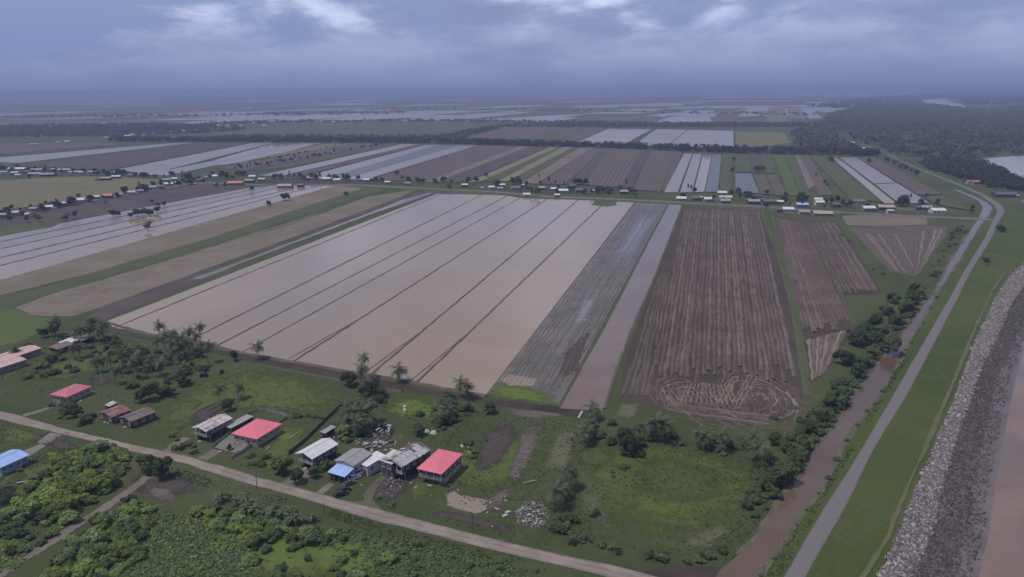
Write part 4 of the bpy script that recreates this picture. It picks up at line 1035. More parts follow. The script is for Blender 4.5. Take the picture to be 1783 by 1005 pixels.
for a in ((193, 642, 608), (251, 646, 604), (313, 670, 642), (300, 644, 606), (265, 654, 618), (188, 602, 560), (362, 632, 598), (281, 660, 628), (340, 640, 603)): palm(*a, family='palm_grove')
palm(6, 872, 846, 'palm_corner', 1.2); palm(46, 610, 596, 'palm_roof'); palm(24, 625, 604, 'palm_roof')
palm(130, 625, 600, 'palm_slope'); palm(140, 622, 598, 'palm_slope'); palm(82, 632, 618, 'palm_slope')

# ---- single trees and bushes near the camera
for px, py, k, s in ((490, 826, 'mid', 1.15), (283, 832, 'dark', .8), (258, 822, 'mid', .75), (97, 585, 'dark', .85), (76, 588, 'dark', .6), (408, 628, 'dark', .55),
    (262, 697, 'dark', .9), (290, 688, 'mid', .7), (247, 700, 'dark', .6), (312, 612, 'dark', .6), (336, 620, 'dark', .6), (350, 622, 'bare', .7), (320, 628, 'dark', .55), (295, 633, 'bare', .7),
    (610, 672, 'dark', .75), (632, 690, 'dark', .6), (648, 684, 'dark', .7), (664, 692, 'mid', .7), (604, 660, 'bare', .6), (852, 720, 'dark', .65), (780, 700, 'dark', .5),
    (731, 758, 'dark', .5), (398, 716, 'dark', .5), (400, 784, 'mid', .35), (1098, 792, 'dark', .8), (1088, 775, 'dark', .75), (1112, 778, 'dark', .6),
    (547, 832, 'dark', .45), (520, 842, 'dark', .5), (128, 726, 'mid', .65), (110, 722, 'bare', .6), (146, 738, 'mid', .5), (322, 672, 'mid', .5), (630, 700, 'bare', .6), (816, 716, 'mid', .45)):
    tree(px, py, k, s, family='tree_garden_' + k)
BRK = random.Random(15)
# big trees on the canal bank
for px, py, k, s in ((1487, 600, 'dark', 1.05), (1503, 590, 'dark', .9), (1546, 615, 'dark', 1.15), (1530, 604, 'dark', .8), (1519, 575, 'dark', .85), (1540, 585, 'mid', .8), (1556, 570, 'dark', .8), (1573, 548, 'dark', .95), (1590, 530, 'dark', .9), (1560, 528, 'dark', .75),
    (1583, 545, 'dark', .7), (1513, 625, 'mid', .75), (1525, 560, 'mid', .7), (1500, 640, 'mid', .6), (1604, 520, 'dark', .6), (1545, 550, 'dark', .8), (1440, 712, 'dark', .65), (1425, 740, 'dark', .55), (1395, 745, 'mid', .6), (1410, 755, 'dark', .6), (1378, 766, 'mid', .6), (1350, 775, 'dark', .55), (1365, 782, 'mid', .55)):
    tree(px, py, k, s, family='tree_canal_' + k)
for i in range(48):
    py = BRK.uniform(505, 880); j = next(q for q in range(len(CL)) if CL[q][1] <= py); a, b = CL[j - 1], CL[j]; u = (py - a[1]) / (b[1] - a[1])
    px = a[0] + (b[0] - a[0]) * u - BRK.uniform(7, 45 if py > 640 else 60)
    tree(px, py, BRK.choice(['dark', 'mid', 'mid']), BRK.uniform(.45, .85), family='tree_canal_hedge')
tree(1744, 405, 'dark', .8, family='tree_bend'); tree(1717, 464, 'bare', 1.0, family='tree_dyke'); tree(1738, 470 - 68, 'dark', .6, family='tree_bend')

BR = random.Random(5)
def bushes(poly_px, n, kinds_, smin, smax, family):
    for xy in rand_in_poly(poly_px, n, BR): bush(0, 0, BR.choice(kinds_), BR.uniform(smin, smax), family, xy)
# the bright scrub in the lower left and along the near side of the road


SCRUB_C = [(330, 884), (380, 888), (470, 912), (560, 930), (540, 945), (440, 940), (360, 915)]
bushes(SCRUB_A, 110, ['bright', 'bright', 'bright', 'mid', 'bright'], .6, 1.35, 'bush_scrub')
for xy in rand_in_poly([(110, 800), (205, 780), (222, 810), (190, 845), (120, 830)], 6, BR): bush(0, 0, 'brown', 1.3, 'bush_scrub', xy)
bushes(SCRUB_B, 100, ['bright', 'bright', 'bright', 'mid'], .5, 1.1, 'bush_lower')
bushes(SCRUB_C, 40, ['bright', 'mid', 'bright'], .45, .95, 'bush_roadside')
bushes([(380, 940), (520, 920), (640, 940), (720, 975), (640, 1010), (450, 1010), (395, 980)], 34, ['bright', 'mid', 'dark'], .4, .95, 'bush_bottom')
bushes([(0, 900), (60, 910), (90, 940), (40, 975), (0, 985)], 16, ['dark', 'brown', 'mid'], .5, 1.0, 'bush_corner')
bushes([(640, 945), (760, 950), (960, 1000), (700, 1005)], 20, ['mid', 'dark'], .35, .7, 'bush_bottom')
# gardens
bushes([(20, 660), (100, 615), (190, 590), (260, 600), (210, 640), (120, 650), (40, 670)], 42, ['mid', 'dark', 'mid'], .5, 1.1, 'bush_west')
bushes([(180, 600), (330, 620), (420, 640), (340, 690), (240, 700), (180, 660)], 46, ['dark', 'mid', 'brown', 'dark'], .5, 1.15, 'bush_grove')
bushes([(100, 705), (160, 705), (175, 745), (140, 750), (105, 730)], 14, ['mid', 'dark', 'brown'], .5, .95, 'bush_path')
bushes([(295, 760), (330, 770), (360, 775), (340, 790), (300, 785)], 13, ['mid', 'dark', 'brown'], .4, .8, 'bush_porch')
bushes([(430, 790), (470, 800), (500, 835), (470, 838), (430, 820)], 9, ['mid', 'dark'], .35, .7, 'bush_front')
bushes([(585, 760), (640, 690), (665, 700), (650, 745), (610, 780)], 20, ['dark', 'mid', 'bright'], .6, 1.1, 'bush_yard')
bushes([(560, 790), (582, 780), (580, 810), (560, 830), (545, 825)], 9, ['mid', 'bright', 'dark'], .5, .9, 'bush_white_house')
bushes([(715, 730), (780, 700), (830, 712), (790, 745), (730, 758)], 24, ['dark', 'mid'], .5, 1.0, 'bush_behind')
bushes([(800, 770), (850, 765), (850, 795), (810, 800)], 9, ['dark', 'mid'], .4, .8, 'bush_red_house')
bushes([(505, 720), (560, 726), (560, 731), (510, 726)], 9, ['dark'], .5, .6, 'bush_hedge')
bushes([(1030, 738), (1120, 742), (1300, 770), (1330, 780), (1290, 800), (1180, 775), (1060, 765), (1030, 760)], 40, ['dark', 'mid', 'dark'], .5, 1.05, 'bush_meadow_edge')
bushes([(1060, 775), (1110, 755), (1125, 790), (1095, 800), (1070, 800)], 14, ['dark', 'dark', 'mid'], .6, 1.1, 'bush_thicket')
bushes([(1060, 815), (1090, 812), (1095, 830), (1065, 832)], 5, ['dark', 'mid'], .5, .9, 'bush_thicket')
# belt on the canal's left bank
bushes([(1318, 905), (1290, 880), (1310, 820), (1360, 780), (1420, 730), (1460, 700), (1430, 758), (1400, 795), (1352, 868)], 110, ['dark', 'mid', 'dark'], .5, 1.15, 'bush_bank')
bushes([(1440, 750), (1460, 690), (1500, 620), (1560, 560), (1600, 515), (1612, 520), (1570, 572), (1520, 635), (1478, 690), (1455, 730)], 110, ['dark', 'mid', 'dark'], .6, 1.25, 'bush_bank')
bushes([(1590, 520), (1620, 480), (1655, 410), (1672, 390), (1690, 390), (1660, 440), (1632, 485), (1612, 520)], 26, ['dark', 'mid', 'brown'], .5, 1.1, 'bush_upper_bank')
for i in range(26):
    t = i / 25; k = min(len(CR) - 9, int(t * (len(CR) - 9))); a = CR[k + 1]; b = CR[k + 2]; u = (t * (len(CR) - 9)) % 1
    bush(a[0] + (b[0] - a[0]) * u + BR.uniform(0, 5), a[1] + (b[1] - a[1]) * u + BR.uniform(-3, 3), 'dark', BR.uniform(.28, .5), 'bush_canal_rim')
bushes([(960, 900), (1010, 930), (1120, 960), (1220, 970), (1250, 955), (1270, 965), (1200, 985), (1080, 965), (980, 945), (950, 920)], 34, ['dark', 'mid', 'brown'], .35, .85, 'bush_verge')
bushes([(950, 905), (985, 890), (1000, 915), (965, 930)], 8, ['mid', 'dark'], .5, .9, 'bush_verge')
for px, py, k, s in ((1140, 606, 'dark', .8), (160, 845, 'mid', .6), (70, 760, 'dark', .4), (116, 788, 'dark', .8), (60, 805, 'mid', .5), (45, 812, 'mid', .4), (34, 820, 'mid', .5), (660, 868, 'mid', .5), (680, 882, 'mid', .45), (685, 878, 'mid', .4), (1345, 730, 'dark', .7), (1735, 440, 'dark', .5), (1710, 452, 'dark', .4),
    (88, 708, 'dark', .7), (415, 790, 'dark', .6), (352, 762, 'brown', .8), (1040, 895, 'dark', .8), (1032, 900, 'brown', .8), (1476, 578, 'dark', .7), (1405, 425, 'dark', .4), (1466, 410, 'dark', .7), (1480, 420, 'dark', .6), (1520, 470, 'dark', .5), (1537, 478, 'dark', .6)):
    bush(px, py, k, s, 'bush_single')

# the 290 bushes that show largest stay objects of their own, the rest become one growth of shrubs per leaf colour
BUSHES.sort(key=lambda t: -t[0])
for _, o, family, px in BUSHES[:290]: fam(family, o, px)
rest = {}
for _, o, family, px in BUSHES[290:]: rest.setdefault(o.data.materials[0].name, []).append(o)
for mn, os_ in rest.items():
    VV, FF, nb = [], [], 0
    for o in os_:
        me = o.data; a = np.empty(len(me.vertices) * 3, dtype=np.float32); me.vertices.foreach_get('co', a); a = a.reshape(-1, 3)
        mw = np.array(Matrix.LocRotScale(o.location, o.rotation_euler, o.scale)); VV.append(a @ mw[:3, :3].T + mw[:3, 3])
        q = np.empty(len(me.loops), dtype=np.int32); me.loops.foreach_get('vertex_index', q); FF.append(q.reshape(-1, 4) + nb); nb += len(a)
        bpy.data.objects.remove(o)
    stuff(link('shrubs', npmesh('shrubs', np.concatenate(VV), np.concatenate(FF), MT[mn])))

# ---- a patch of plantain plants below the road: stem and big drooping leaves
def blade_mesh(seed):
    rnd = random.Random(seed); v, f = [], []; n = 6; L = 2.3
    for i in range(n + 1):
        t = i / n; w_ = .34 * math.sin(min(1, t * 1.05 + .06) * math.pi) ** .7 + .03; x = L * (t - .15 * t * t); z = L * (.75 * t - (.75 + .2 * seed) * t * t)
        v += [(x, -w_, z + .1), (x, 0, z), (x, w_, z + .1)]
    for i in range(n):
        for j in range(2): f.append((i * 3 + j, i * 3 + j + 1, i * 3 + j + 4, i * 3 + j + 3))
    me = bpy.data.meshes.new('leaf'); me.from_pydata(v, [], f); me.materials.append(MT['plantain_leaf']); me.update(); return me
MT['plantain_leaf'] = leaf_mat('plantain_leaf', (0.100, 0.130, 0.058), (0.170, 0.195, 0.098))
BLADE = [blade_mesh(i) for i in range(3)]; ps = MB(); ps.tube([(0, 0, -.1), (0, 0, 1.0), (0, 0, 2.0)], [.15, .13, .08], 7); o_ = ps.build('stem', MT['palm_bark']); PSTEM = o_.data; bpy.data.objects.remove(o_)
for xy in rand_in_poly([(345, 866), (400, 862), (470, 884), (552, 906), (545, 922), (470, 910), (400, 888)], 44, BR):
    e = empty('plantain_plant', (*xy, 0), BR.uniform(0, 6)); k = BR.uniform(.7, 1.15); e.scale = (k, k, k); link('stem', PSTEM, e); d = Vector((*xy, 0)) - Vector((0, 0, HC))
    for i in range(8): b = link('leaf', BLADE[i % 3], e, (0, 0, 1.5 + .06 * i), i * 2.4 + BR.uniform(-.3, .3)); b.rotation_euler[1] = BR.uniform(-.35, .25)
    tag(e, None, 'plantain'); fam('plantain', e, PW / 2 + d.dot(R_) / d.dot(F_) * FPX)
# ---- low growth nobody could count
stuff_clumps('rough_undergrowth', [([(250, 880), (330, 900), (600, 920), (760, 950), (960, 1005), (180, 1010)], 3000)], MT['leaf_mid'], .5, .5, 7, 11, -.3)
stuff_clumps('undergrowth',  [(SCRUB_A, 900), (SCRUB_B, 900), (SCRUB_C, 500), ([(250, 880), (330, 900), (480, 915), (440, 1000), (180, 1010)], 800), ([(0, 880), (80, 930), (30, 990), (0, 1000)], 400)], MT['leaf_bright'], .55, .5, 7, 1, -.6)
stuff_clumps('weeds', [([(0, 640), (250, 590), (500, 640), (640, 690), (500, 720), (330, 720), (200, 700), (0, 715)], 1800), ([(640, 700), (860, 710), (1010, 730), (980, 930), (700, 890), (820, 820)], 1300), ([(1000, 740), (1330, 790), (1310, 940), (1200, 975), (960, 930)], 1800), ([(1290, 900), (1340, 790), (1470, 700), (1420, 770), (1330, 905), (1260, 980), (1230, 960)], 1000), ([(0, 735), (200, 790), (40, 880), (0, 880)], 400)], MT['weed'], .36, .22, 4, 2)
stuff_clumps('verge_weeds', [([(1330, 1005), (1440, 842), (1560, 644), (1590, 610), (1540, 695), (1440, 860), (1358, 1005)], 700), ([(1420, 1000), (1530, 790), (1640, 600), (1700, 590), (1590, 860), (1520, 1000)], 900), ([(575, 886), (667, 914), (806, 950), (950, 983), (950, 995), (800, 964), (660, 930), (565, 900)], 500), ([(230, 796), (420, 845), (500, 868), (495, 880), (400, 860), (220, 812)], 500), ([(690, 888), (820, 922), (950, 952), (950, 940), (820, 908), (690, 876)], 400)], MT['weed'], .34, .18, 4, 3)

# ---- the far tree belts and the forest
def tree_mass(name, pts, seed, rmin, rmax, hmin, hmax, n=26, size=2.4):
    rng = np.random.default_rng(seed); P = np.array(pts); k = len(P)
    r = rng.uniform(rmin, rmax, k); h = rng.uniform(hmin, hmax, k)
    d = rng.normal(size=(k, n, 3)); d[:, :, 2] = np.abs(d[:, :, 2]) * 1.1 - .35; d /= np.linalg.norm(d, axis=2, keepdims=True)
    C = d * r[:, None, None] * rng.uniform(.75, 1.1, (k, n, 1)); C[:, :, 2] *= .8
    C += np.c_[P, np.zeros(k)][:, None, :]; C[:, :, 2] += (h - r * .8)[:, None]
    C[:, :, 2] = np.maximum(C[:, :, 2], .3)
    lo = rng.random((k, n)) < .16; C[:, :, 2] = np.where(lo, rng.uniform(.3, 1, (k, n)) * h[:, None] * .6, C[:, :, 2])
    N = d + rng.normal(size=d.shape) * .3 + np.array([0, 0, .6])
    V, Fq = leaf_quads(C.reshape(-1, 3), N.reshape(-1, 3), size, rng)
    return stuff(link(name, npmesh(name, V, Fq, MT['leaf_far'])))
def along(px, n, wid, seed):
    rnd = random.Random(seed); c = resample([G(x, y) for x, y in px], 400); out = []
    for i in range(n):
        k = rnd.uniform(0, 398.9); j = int(k); p = c[j].lerp(c[j + 1], k - j); out.append((p.x + rnd.uniform(-8, 8), p.y + rnd.uniform(-wid, wid)))
    return out
tree_mass('tree_belt', along([(195, 246), (330, 247), (480, 247), (640, 248), (760, 249), (860, 252), (960, 255), (1080, 258), (1180, 262), (1290, 266), (1400, 268), (1480, 270), (1530, 272)], 1150, 14, 1), 1, 4, 8, 8, 15, 26, 2.4)
tree_mass('tree_belt', along([(-60, 238), (60, 238), (220, 236), (330, 232), (420, 226)], 300, 40, 2), 2, 4, 8, 6, 11, 20, 2.6)
tree_mass('woodland', rand_in_poly([(330, 244), (400, 238), (760, 240), (860, 221), (900, 219), (1000, 216), (1260, 217), (1400, 217), (1380, 222), (1050, 222), (880, 221), (800, 242), (620, 245)], 1500, random.Random(3)), 3, 4, 8, 6, 11, 16, 3.2)
tree_mass('tree_belt', along([(360, 216), (520, 213), (700, 211), (820, 212), (1000, 215), (1180, 217), (1400, 219)], 420, 50, 4), 4, 4, 8, 6, 12, 18, 3.2)
tree_mass('woodland', rand_in_poly([(-60, 237), (330, 229), (420, 220), (250, 216), (-60, 222)], 1300, random.Random(4)), 5, 5, 9, 5, 10, 14, 4)
FOREST = [(1385, 258), (1378, 235), (1400, 222), (1430, 212), (1445, 200), (1480, 190), (1540, 178), (1602, 170), (1605, 182), (1700, 192), (1800, 185), (1980, 178), (1980, 262), (1783, 268), (1720, 272), (1640, 274), (1575, 272), (1545, 262), (1500, 247), (1460, 236), (1450, 238), (1490, 258), (1530, 270), (1460, 270)]
tree_mass('forest', rand_in_poly(FOREST, 7500, random.Random(6)), 6, 6, 12, 9, 16, 16, 4.5)
tree_mass('forest', rand_in_poly([(1400, 185), (1600, 163), (1980, 158), (1980, 178), (1690, 184), (1662, 172), (1600, 174), (1480, 190)], 3500, random.Random(7)), 7, 14, 26, 10, 18, 10, 14)
tree_mass('woodland', rand_in_poly([(1600, 283), (1640, 279), (1700, 281), (1720, 290), (1742, 300), (1763, 312), (1800, 322), (1800, 336), (1740, 330), (1700, 322), (1655, 306), (1620, 296)], 420, random.Random(8)), 8, 3.5, 7, 5, 11, 40, 1.9)
tree_mass('tree_belt', along([(600, 192), (800, 190), (1000, 193), (1200, 197), (1440, 199)], 170, 160, 9), 9, 6, 11, 5, 10, 12, 5)
tree_mass('tree_belt', along([(-60, 205), (200, 202), (400, 200), (700, 196)], 170, 200, 10), 10, 6, 11, 5, 10, 12, 5)

# ---- trees one can tell apart around the village street and the left village
VT = random.Random(21)
for px, py, k, s in ((258, 402, 'bare', 1.3), (197, 378, 'dark', .8), (206, 377, 'dark', .7), (228, 380, 'dark', .6), (240, 377, 'dark', .9), (249, 376, 'dark', .8), (262, 377, 'dark', 1.0), (273, 371, 'dark', .9), (276, 360, 'dark', .6), (285, 360, 'dark', .7), (264, 354, 'dark', .6),
    (468, 359, 'dark', .8), (496, 350, 'dark', 1.0), (439, 332, 'dark', .7), (604, 342, 'dark', .7), (19, 388, 'bare', 1.3), (67, 387, 'bare', 1.4), (115, 386, 'bare', 1.5), (131, 382, 'bare', 1.2), (15, 372, 'bare', 1.2), (46, 388, 'bare', 1.1), (378, 328, 'bare', 1.3), (392, 328, 'bare', 1.2), (184, 356, 'bare', .8), (180, 346, 'bare', .8)):
    tree(px, py, k, s, family='tree_left_fields')
for px, py, k, s in ((505, 311, 'slim', 1.1), (513, 311, 'slim', 1.0), (521, 311, 'slim', 1.2), (550, 314, 'dark', 1.1), (557, 313, 'slim', 1.5), (545, 313, 'slim', 1.1), (575, 314, 'slim', 1.1), (585, 315, 'dark', 1.0), (598, 315, 'slim', 1.3), (606, 316, 'dark', 1.1), (478, 312, 'dark', 1.0), (488, 312, 'dark', .9), (530, 315, 'dark', .8), (624, 314, 'dark', .9), (655, 316, 'dark', .9), (666, 317, 'dark', .8), (690, 306, 'dark', .9), (700, 312, 'mid', .8), (712, 318, 'dark', .9), (727, 320, 'dark', 1.0), (735, 320, 'dark', .8), (758, 321, 'dark', .9), (783, 330, 'mid', .9), (815, 316, 'dark', .8), (830, 318, 'dark', .8), (847, 308, 'dark', .7)):
    tree(px, py, k, s, family='tree_street_west')
for px, py, k, s in ((866, 324, 'dark', 1.0), (893, 320, 'dark', 1.0), (903, 321, 'dark', 1.1), (916, 325, 'dark', .8), (926, 341, 'slim', 1.1), (932, 341, 'slim', 1.2), (938, 342, 'slim', 1.0), (939, 312, 'slim', .8), (941, 322, 'bare', 1.0), (955, 320, 'slim', 1.1), (967, 323, 'slim', .9), (982, 327, 'slim', .9), (1002, 323, 'dark', 1.1), (1010, 322, 'dark', 1.0), (1020, 323, 'dark', 1.0), (1042, 336, 'dark', 1.1), (1048, 336, 'dark', .9), (1063, 336, 'mid', .9), (1080, 334, 'dark', 1.0), (1090, 326, 'slim', 1.2), (1098, 337, 'dark', .9), (1104, 338, 'dark', .8), (1198, 331, 'slim', 1.0), (1204, 334, 'slim', 1.0), (1209, 336, 'dark', .7), (1274, 340, 'dark', .8), (1285, 340, 'dark', 1.0)):
    tree(px, py, k, s, family='tree_street_middle')
for px, py, k, s in ((1277, 281, 'dark', .9), (1274, 301, 'dark', .9), (1316, 300, 'dark', 1.1), (1323, 299, 'dark', 1.0), (1330, 298, 'dark', .8), (1300, 346, 'dark', .7), (1299, 342, 'dark', .7), (1334, 340, 'dark', .8), (1334, 362, 'mid', .8), (1368, 346, 'dark', .8), (1363, 350, 'dark', .7), (1393, 348, 'dark', 1.1), (1400, 350, 'dark', .9), (1446, 358, 'bare', 1.4), (1456, 356, 'bare', 1.4), (1465, 360, 'bare', 1.3), (1438, 354, 'bare', 1.1), (1435, 322, 'bare', 1.0), (1440, 325, 'bare', .9), (1474, 360, 'mid', .8), (1567, 360, 'dark', 1.2), (1573, 359, 'dark', 1.3), (1581, 348, 'slim', .7), (1586, 348, 'slim', .8), (1611, 346, 'bare', 1.0), (1632, 357, 'dark', .8), (1603, 356, 'dark', .8), (1693, 366, 'bare', .9), (1690, 372, 'dark', .7),
    (1446, 283, 'dark', 1.1), (1448, 281, 'dark', .9), (1513, 285, 'dark', 1.0), (1545, 282, 'dark', 1.0), (1558, 288, 'dark', .9), (1569, 294, 'dark', 1.0), (1578, 296, 'dark', .9), (1594, 307, 'dark', 1.1), (1585, 302, 'bare', 1.0), (1420, 308, 'bare', .8)):
    tree(px, py, k, s, family='tree_street_east')
for i in range(30):
    t = i / 29; tree(412 + t * 250 + VT.uniform(-3, 3), 297 - t * 44 + VT.uniform(-2, 1), 'far', VT.uniform(.45, .8), name='small_tree', family='tree_row_lower')
for i in range(20):
    t = i / 19; tree(412 + t * 185 + VT.uniform(-4, 4), 290 - t * 36 + VT.uniform(-2, 1), 'far', VT.uniform(.35, .6), name='small_tree', family='tree_row_upper')
for px, py in ((4, 296), (30, 292), (62, 296), (80, 296), (92, 306), (52, 310), (125, 298), (144, 302), (147, 300), (164, 304), (166, 300), (171, 304), (181, 304), (186, 306), (208, 304), (216, 304), (223, 306), (235, 308), (245, 308), (252, 310), (270, 310), (298, 306), (318, 312), (328, 314), (340, 316), (345, 314), (370, 306), (366, 312), (395, 311), (405, 312), (415, 306), (424, 306), (385, 310), (355, 318), (282, 324), (252, 332), (246, 334), (215, 340), (205, 344), (12, 376), (100, 362), (75, 369), (40, 376), (156, 352), (124, 358), (296, 326), (312, 322), (330, 322)):
    tree(px, py, 'far', VT.uniform(.6, 1.15), family='tree_left_village')

for fam_, pts, n in (('tree_street_west', [(480, 314), (620, 314), (740, 320), (850, 325)], 18), ('tree_street_middle', [(855, 327), (960, 335), (1110, 342)], 22), ('tree_street_east', [(1180, 346), (1300, 353), (1460, 363), (1650, 371)], 26),
        ('tree_left_village', [(0, 372), (120, 351), (230, 333), (350, 314)], 24), ('tree_left_village', [(0, 300), (100, 302), (250, 307), (420, 309)], 20)):
    c = resample([G(*p) for p in pts], 200)
    for i in range(n):
        q = c[VT.randrange(199)] + Vector((VT.uniform(-6, 6), VT.uniform(-12, 30), 0)); d = q - Vector((0, 0, HC))
        kd = VT.choice(['dark', 'mid', 'bare', 'slim', 'bare', 'dark']); cm, tm, h = VT.choice(TREE[kd]); e = empty({'bare': 'sparse_tree', 'slim': 'slender_tree'}.get(kd, 'broadleaf_tree'), q, VT.uniform(0, 6.28)); k = VT.uniform(.5, 1.0); e.scale = (k, k, k * VT.uniform(.9, 1.2))
        link('trunk', tm, e); link('crown', cm, e); tag(e, None, 'tree'); fam(fam_, e, PW / 2 + d.dot(R_) / d.dot(F_) * FPX)
# ================================================================ HOUSES
RED = m_('red_roof', roof_mat, (0.66, 0.165, 0.205), (0.58, 0.15, 0.18), 0.35, 0.55)
REDF = m_('faded_red_roof', roof_mat, (0.50, 0.150, 0.165), (0.36, 0.13, 0.14), 0.5, 0.6)
MAROON = m_('maroon_roof', roof_mat, (0.17, 0.060, 0.058), (0.30, 0.25, 0.24), 0.6, 0.7)
WHITE_R = m_('white_zinc_roof', roof_mat, (0.62, 0.60, 0.60), (0.45, 0.42, 0.40), 0.3, 0.45)
GREY_R = m_('grey_zinc_roof', roof_mat, (0.30, 0.29, 0.285), (0.22, 0.20, 0.19), 0.5, 0.5)
BLUE_R = m_('blue_roof', roof_mat, (0.30, 0.42, 0.72), (0.40, 0.50, 0.72), 0.5, 0.4)
RUSTW = m_('rusty_white_roof', roof_mat, (0.52, 0.49, 0.48), (0.22, 0.115, 0.085), 0.85, 0.65)
RUSTB = m_('rust_brown_roof', roof_mat, (0.135, 0.100, 0.088), (0.085, 0.062, 0.055), 0.7, 0.8)
PINKB = m_('pink_beige_roof', roof_mat, (0.52, 0.37, 0.32), (0.44, 0.30, 0.26), 0.5, 0.6)
BEIGE = m_('beige_roof', roof_mat, (0.40, 0.31, 0.25), (0.33, 0.25, 0.2), 0.5, 0.6)
DARK_R = m_('dark_grey_roof', roof_mat, (0.105, 0.095, 0.095), (0.16, 0.14, 0.13), 0.5, 0.7)
BROWN_R = m_('brown_roof', roof_mat, (0.15, 0.110, 0.095), (0.22, 0.17, 0.15), 0.5, 0.7)
def wallm(n, c, d=None): return m_(n, plain_mat, c, 0.85, 0.15, 0.18, 0.8, d)
W_CREAM = wallm('cream_wall', (0.36, 0.31, 0.27), (0.26, 0.22, 0.19)); W_GREY = wallm('grey_wall', (0.22, 0.205, 0.20), (0.15, 0.13, 0.125))
W_WOOD = wallm('weathered_timber_wall', (0.105, 0.085, 0.075), (0.07, 0.058, 0.052)); W_RED = wallm('dark_red_wall', (0.20, 0.080, 0.088), (0.14, 0.065, 0.07))
W_WHITE = wallm('white_wall', (0.52, 0.50, 0.49), (0.36, 0.33, 0.31)); W_BLUE = wallm('blue_wall', (0.22, 0.30, 0.48), (0.17, 0.22, 0.34)); W_DARK = wallm('dark_timber_wall', (0.070, 0.062, 0.060))
GLASS = m_('window_glass', plain_mat, (0.030, 0.034, 0.040), 0.12, 0.6, 0.1); TRIM = m_('white_trim', plain_mat, (0.62, 0.60, 0.58), 0.6); DOORM = m_('door_wood', plain_mat, (0.10, 0.065, 0.05), 0.6)
CONC = m_('concrete_block', plain_mat, (0.30, 0.275, 0.26), 0.9, 0.1, 0.3, 0.6); OPENING_SHADE = m_('painted_room_shade', plain_mat, (0.035, 0.032, 0.032), 0.95, 0.05)  # last one: near-black colour painted for the shade in open lower storeys
STEEL = m_('zinc_sheet', plain_mat, (0.44, 0.43, 0.43), 0.45, 0.4, 0.3, 0.6, (0.30, 0.22, 0.18)); TIMBER = m_('old_timber', plain_mat, (0.17, 0.135, 0.115), 0.9, 0.1, 0.4, 2)

def roof_faces(faces, mat, name, parent, th=0.14):
    v, f, uv = [], [], []
    for P in faces:
        P = [Vector(p) for p in P]
        n = (P[1] - P[0]).cross(P[2] - P[0])
        if n.z < 0: P.reverse(); n = -n
        n.normalize(); u = Vector((0, 0, 1)).cross(n)
        u = u.normalized() if u.length > .05 else Vector((1, 0, 0)); w_ = n.cross(u)
        b = len(v); k = len(P)
        for p in P: v.append(p); uv.append((p.dot(u) + 50, p.dot(w_)))
        for p in P: v.append(p - Vector((0, 0, th))); uv.append((p.dot(u) + 50, p.dot(w_)))
        f.append(tuple(range(b, b + k))); f.append(tuple(b + k + i for i in reversed(range(k))))
        for i in range(k): f.append((b + i, b + k + i, b + k + (i + 1) % k, b + (i + 1) % k))
    return obj(name, v, f, mat, parent, uv)

def window(parent, x, y, z, w_, h, side, pmat=None):
    """frame bars round a pane, set into the face of a wall; side: 'f' front, 'b' back, 'l', 'r'"""
    ax = side in 'fb'; s_ = {'f': -1, 'b': 1, 'l': -1, 'r': 1}[side]
    m = MB(); t = .09
    def bx(m, du, dz, su, sz, d, dep):
        if ax: m.box(x + du, y + s_ * d, z + dz, su, dep, sz)
        else: m.box(x + s_ * d, y + du, z + dz, dep, su, sz)
    bx(m, 0, h / 2, w_ + t, t, .03, .10); bx(m, 0, -h / 2, w_ + t * 2.4, t, .05, .16)
    bx(m, -w_ / 2, 0, t, h - t, .03, .10); bx(m, w_ / 2, 0, t, h - t, .03, .10); bx(m, 0, 0, t * .7, h - t, .02, .08)
    fr = m.build('window', pmat or TRIM, parent)
    g = MB(); bx(g, -w_ / 4, 0, w_ / 2 - t, h - t, .012, .02); bx(g, w_ / 4, 0, w_ / 2 - t, h - t, .012, .02); g.build('pane', GLASS, fr)

def frame_from(A, D, B, h):
    a, d, b = (G(*p, h) for p in (A, D, B))
    ux = (d - a); ux.z = 0; W = ux.length; ux.normalize(); uy = Vector((-ux.y, ux.x, 0)); L = abs((b - a).dot(uy))
    c = a + ux * W / 2 + uy * L / 2; c.z = 0
    return c, math.atan2(ux.y, ux.x), W, L

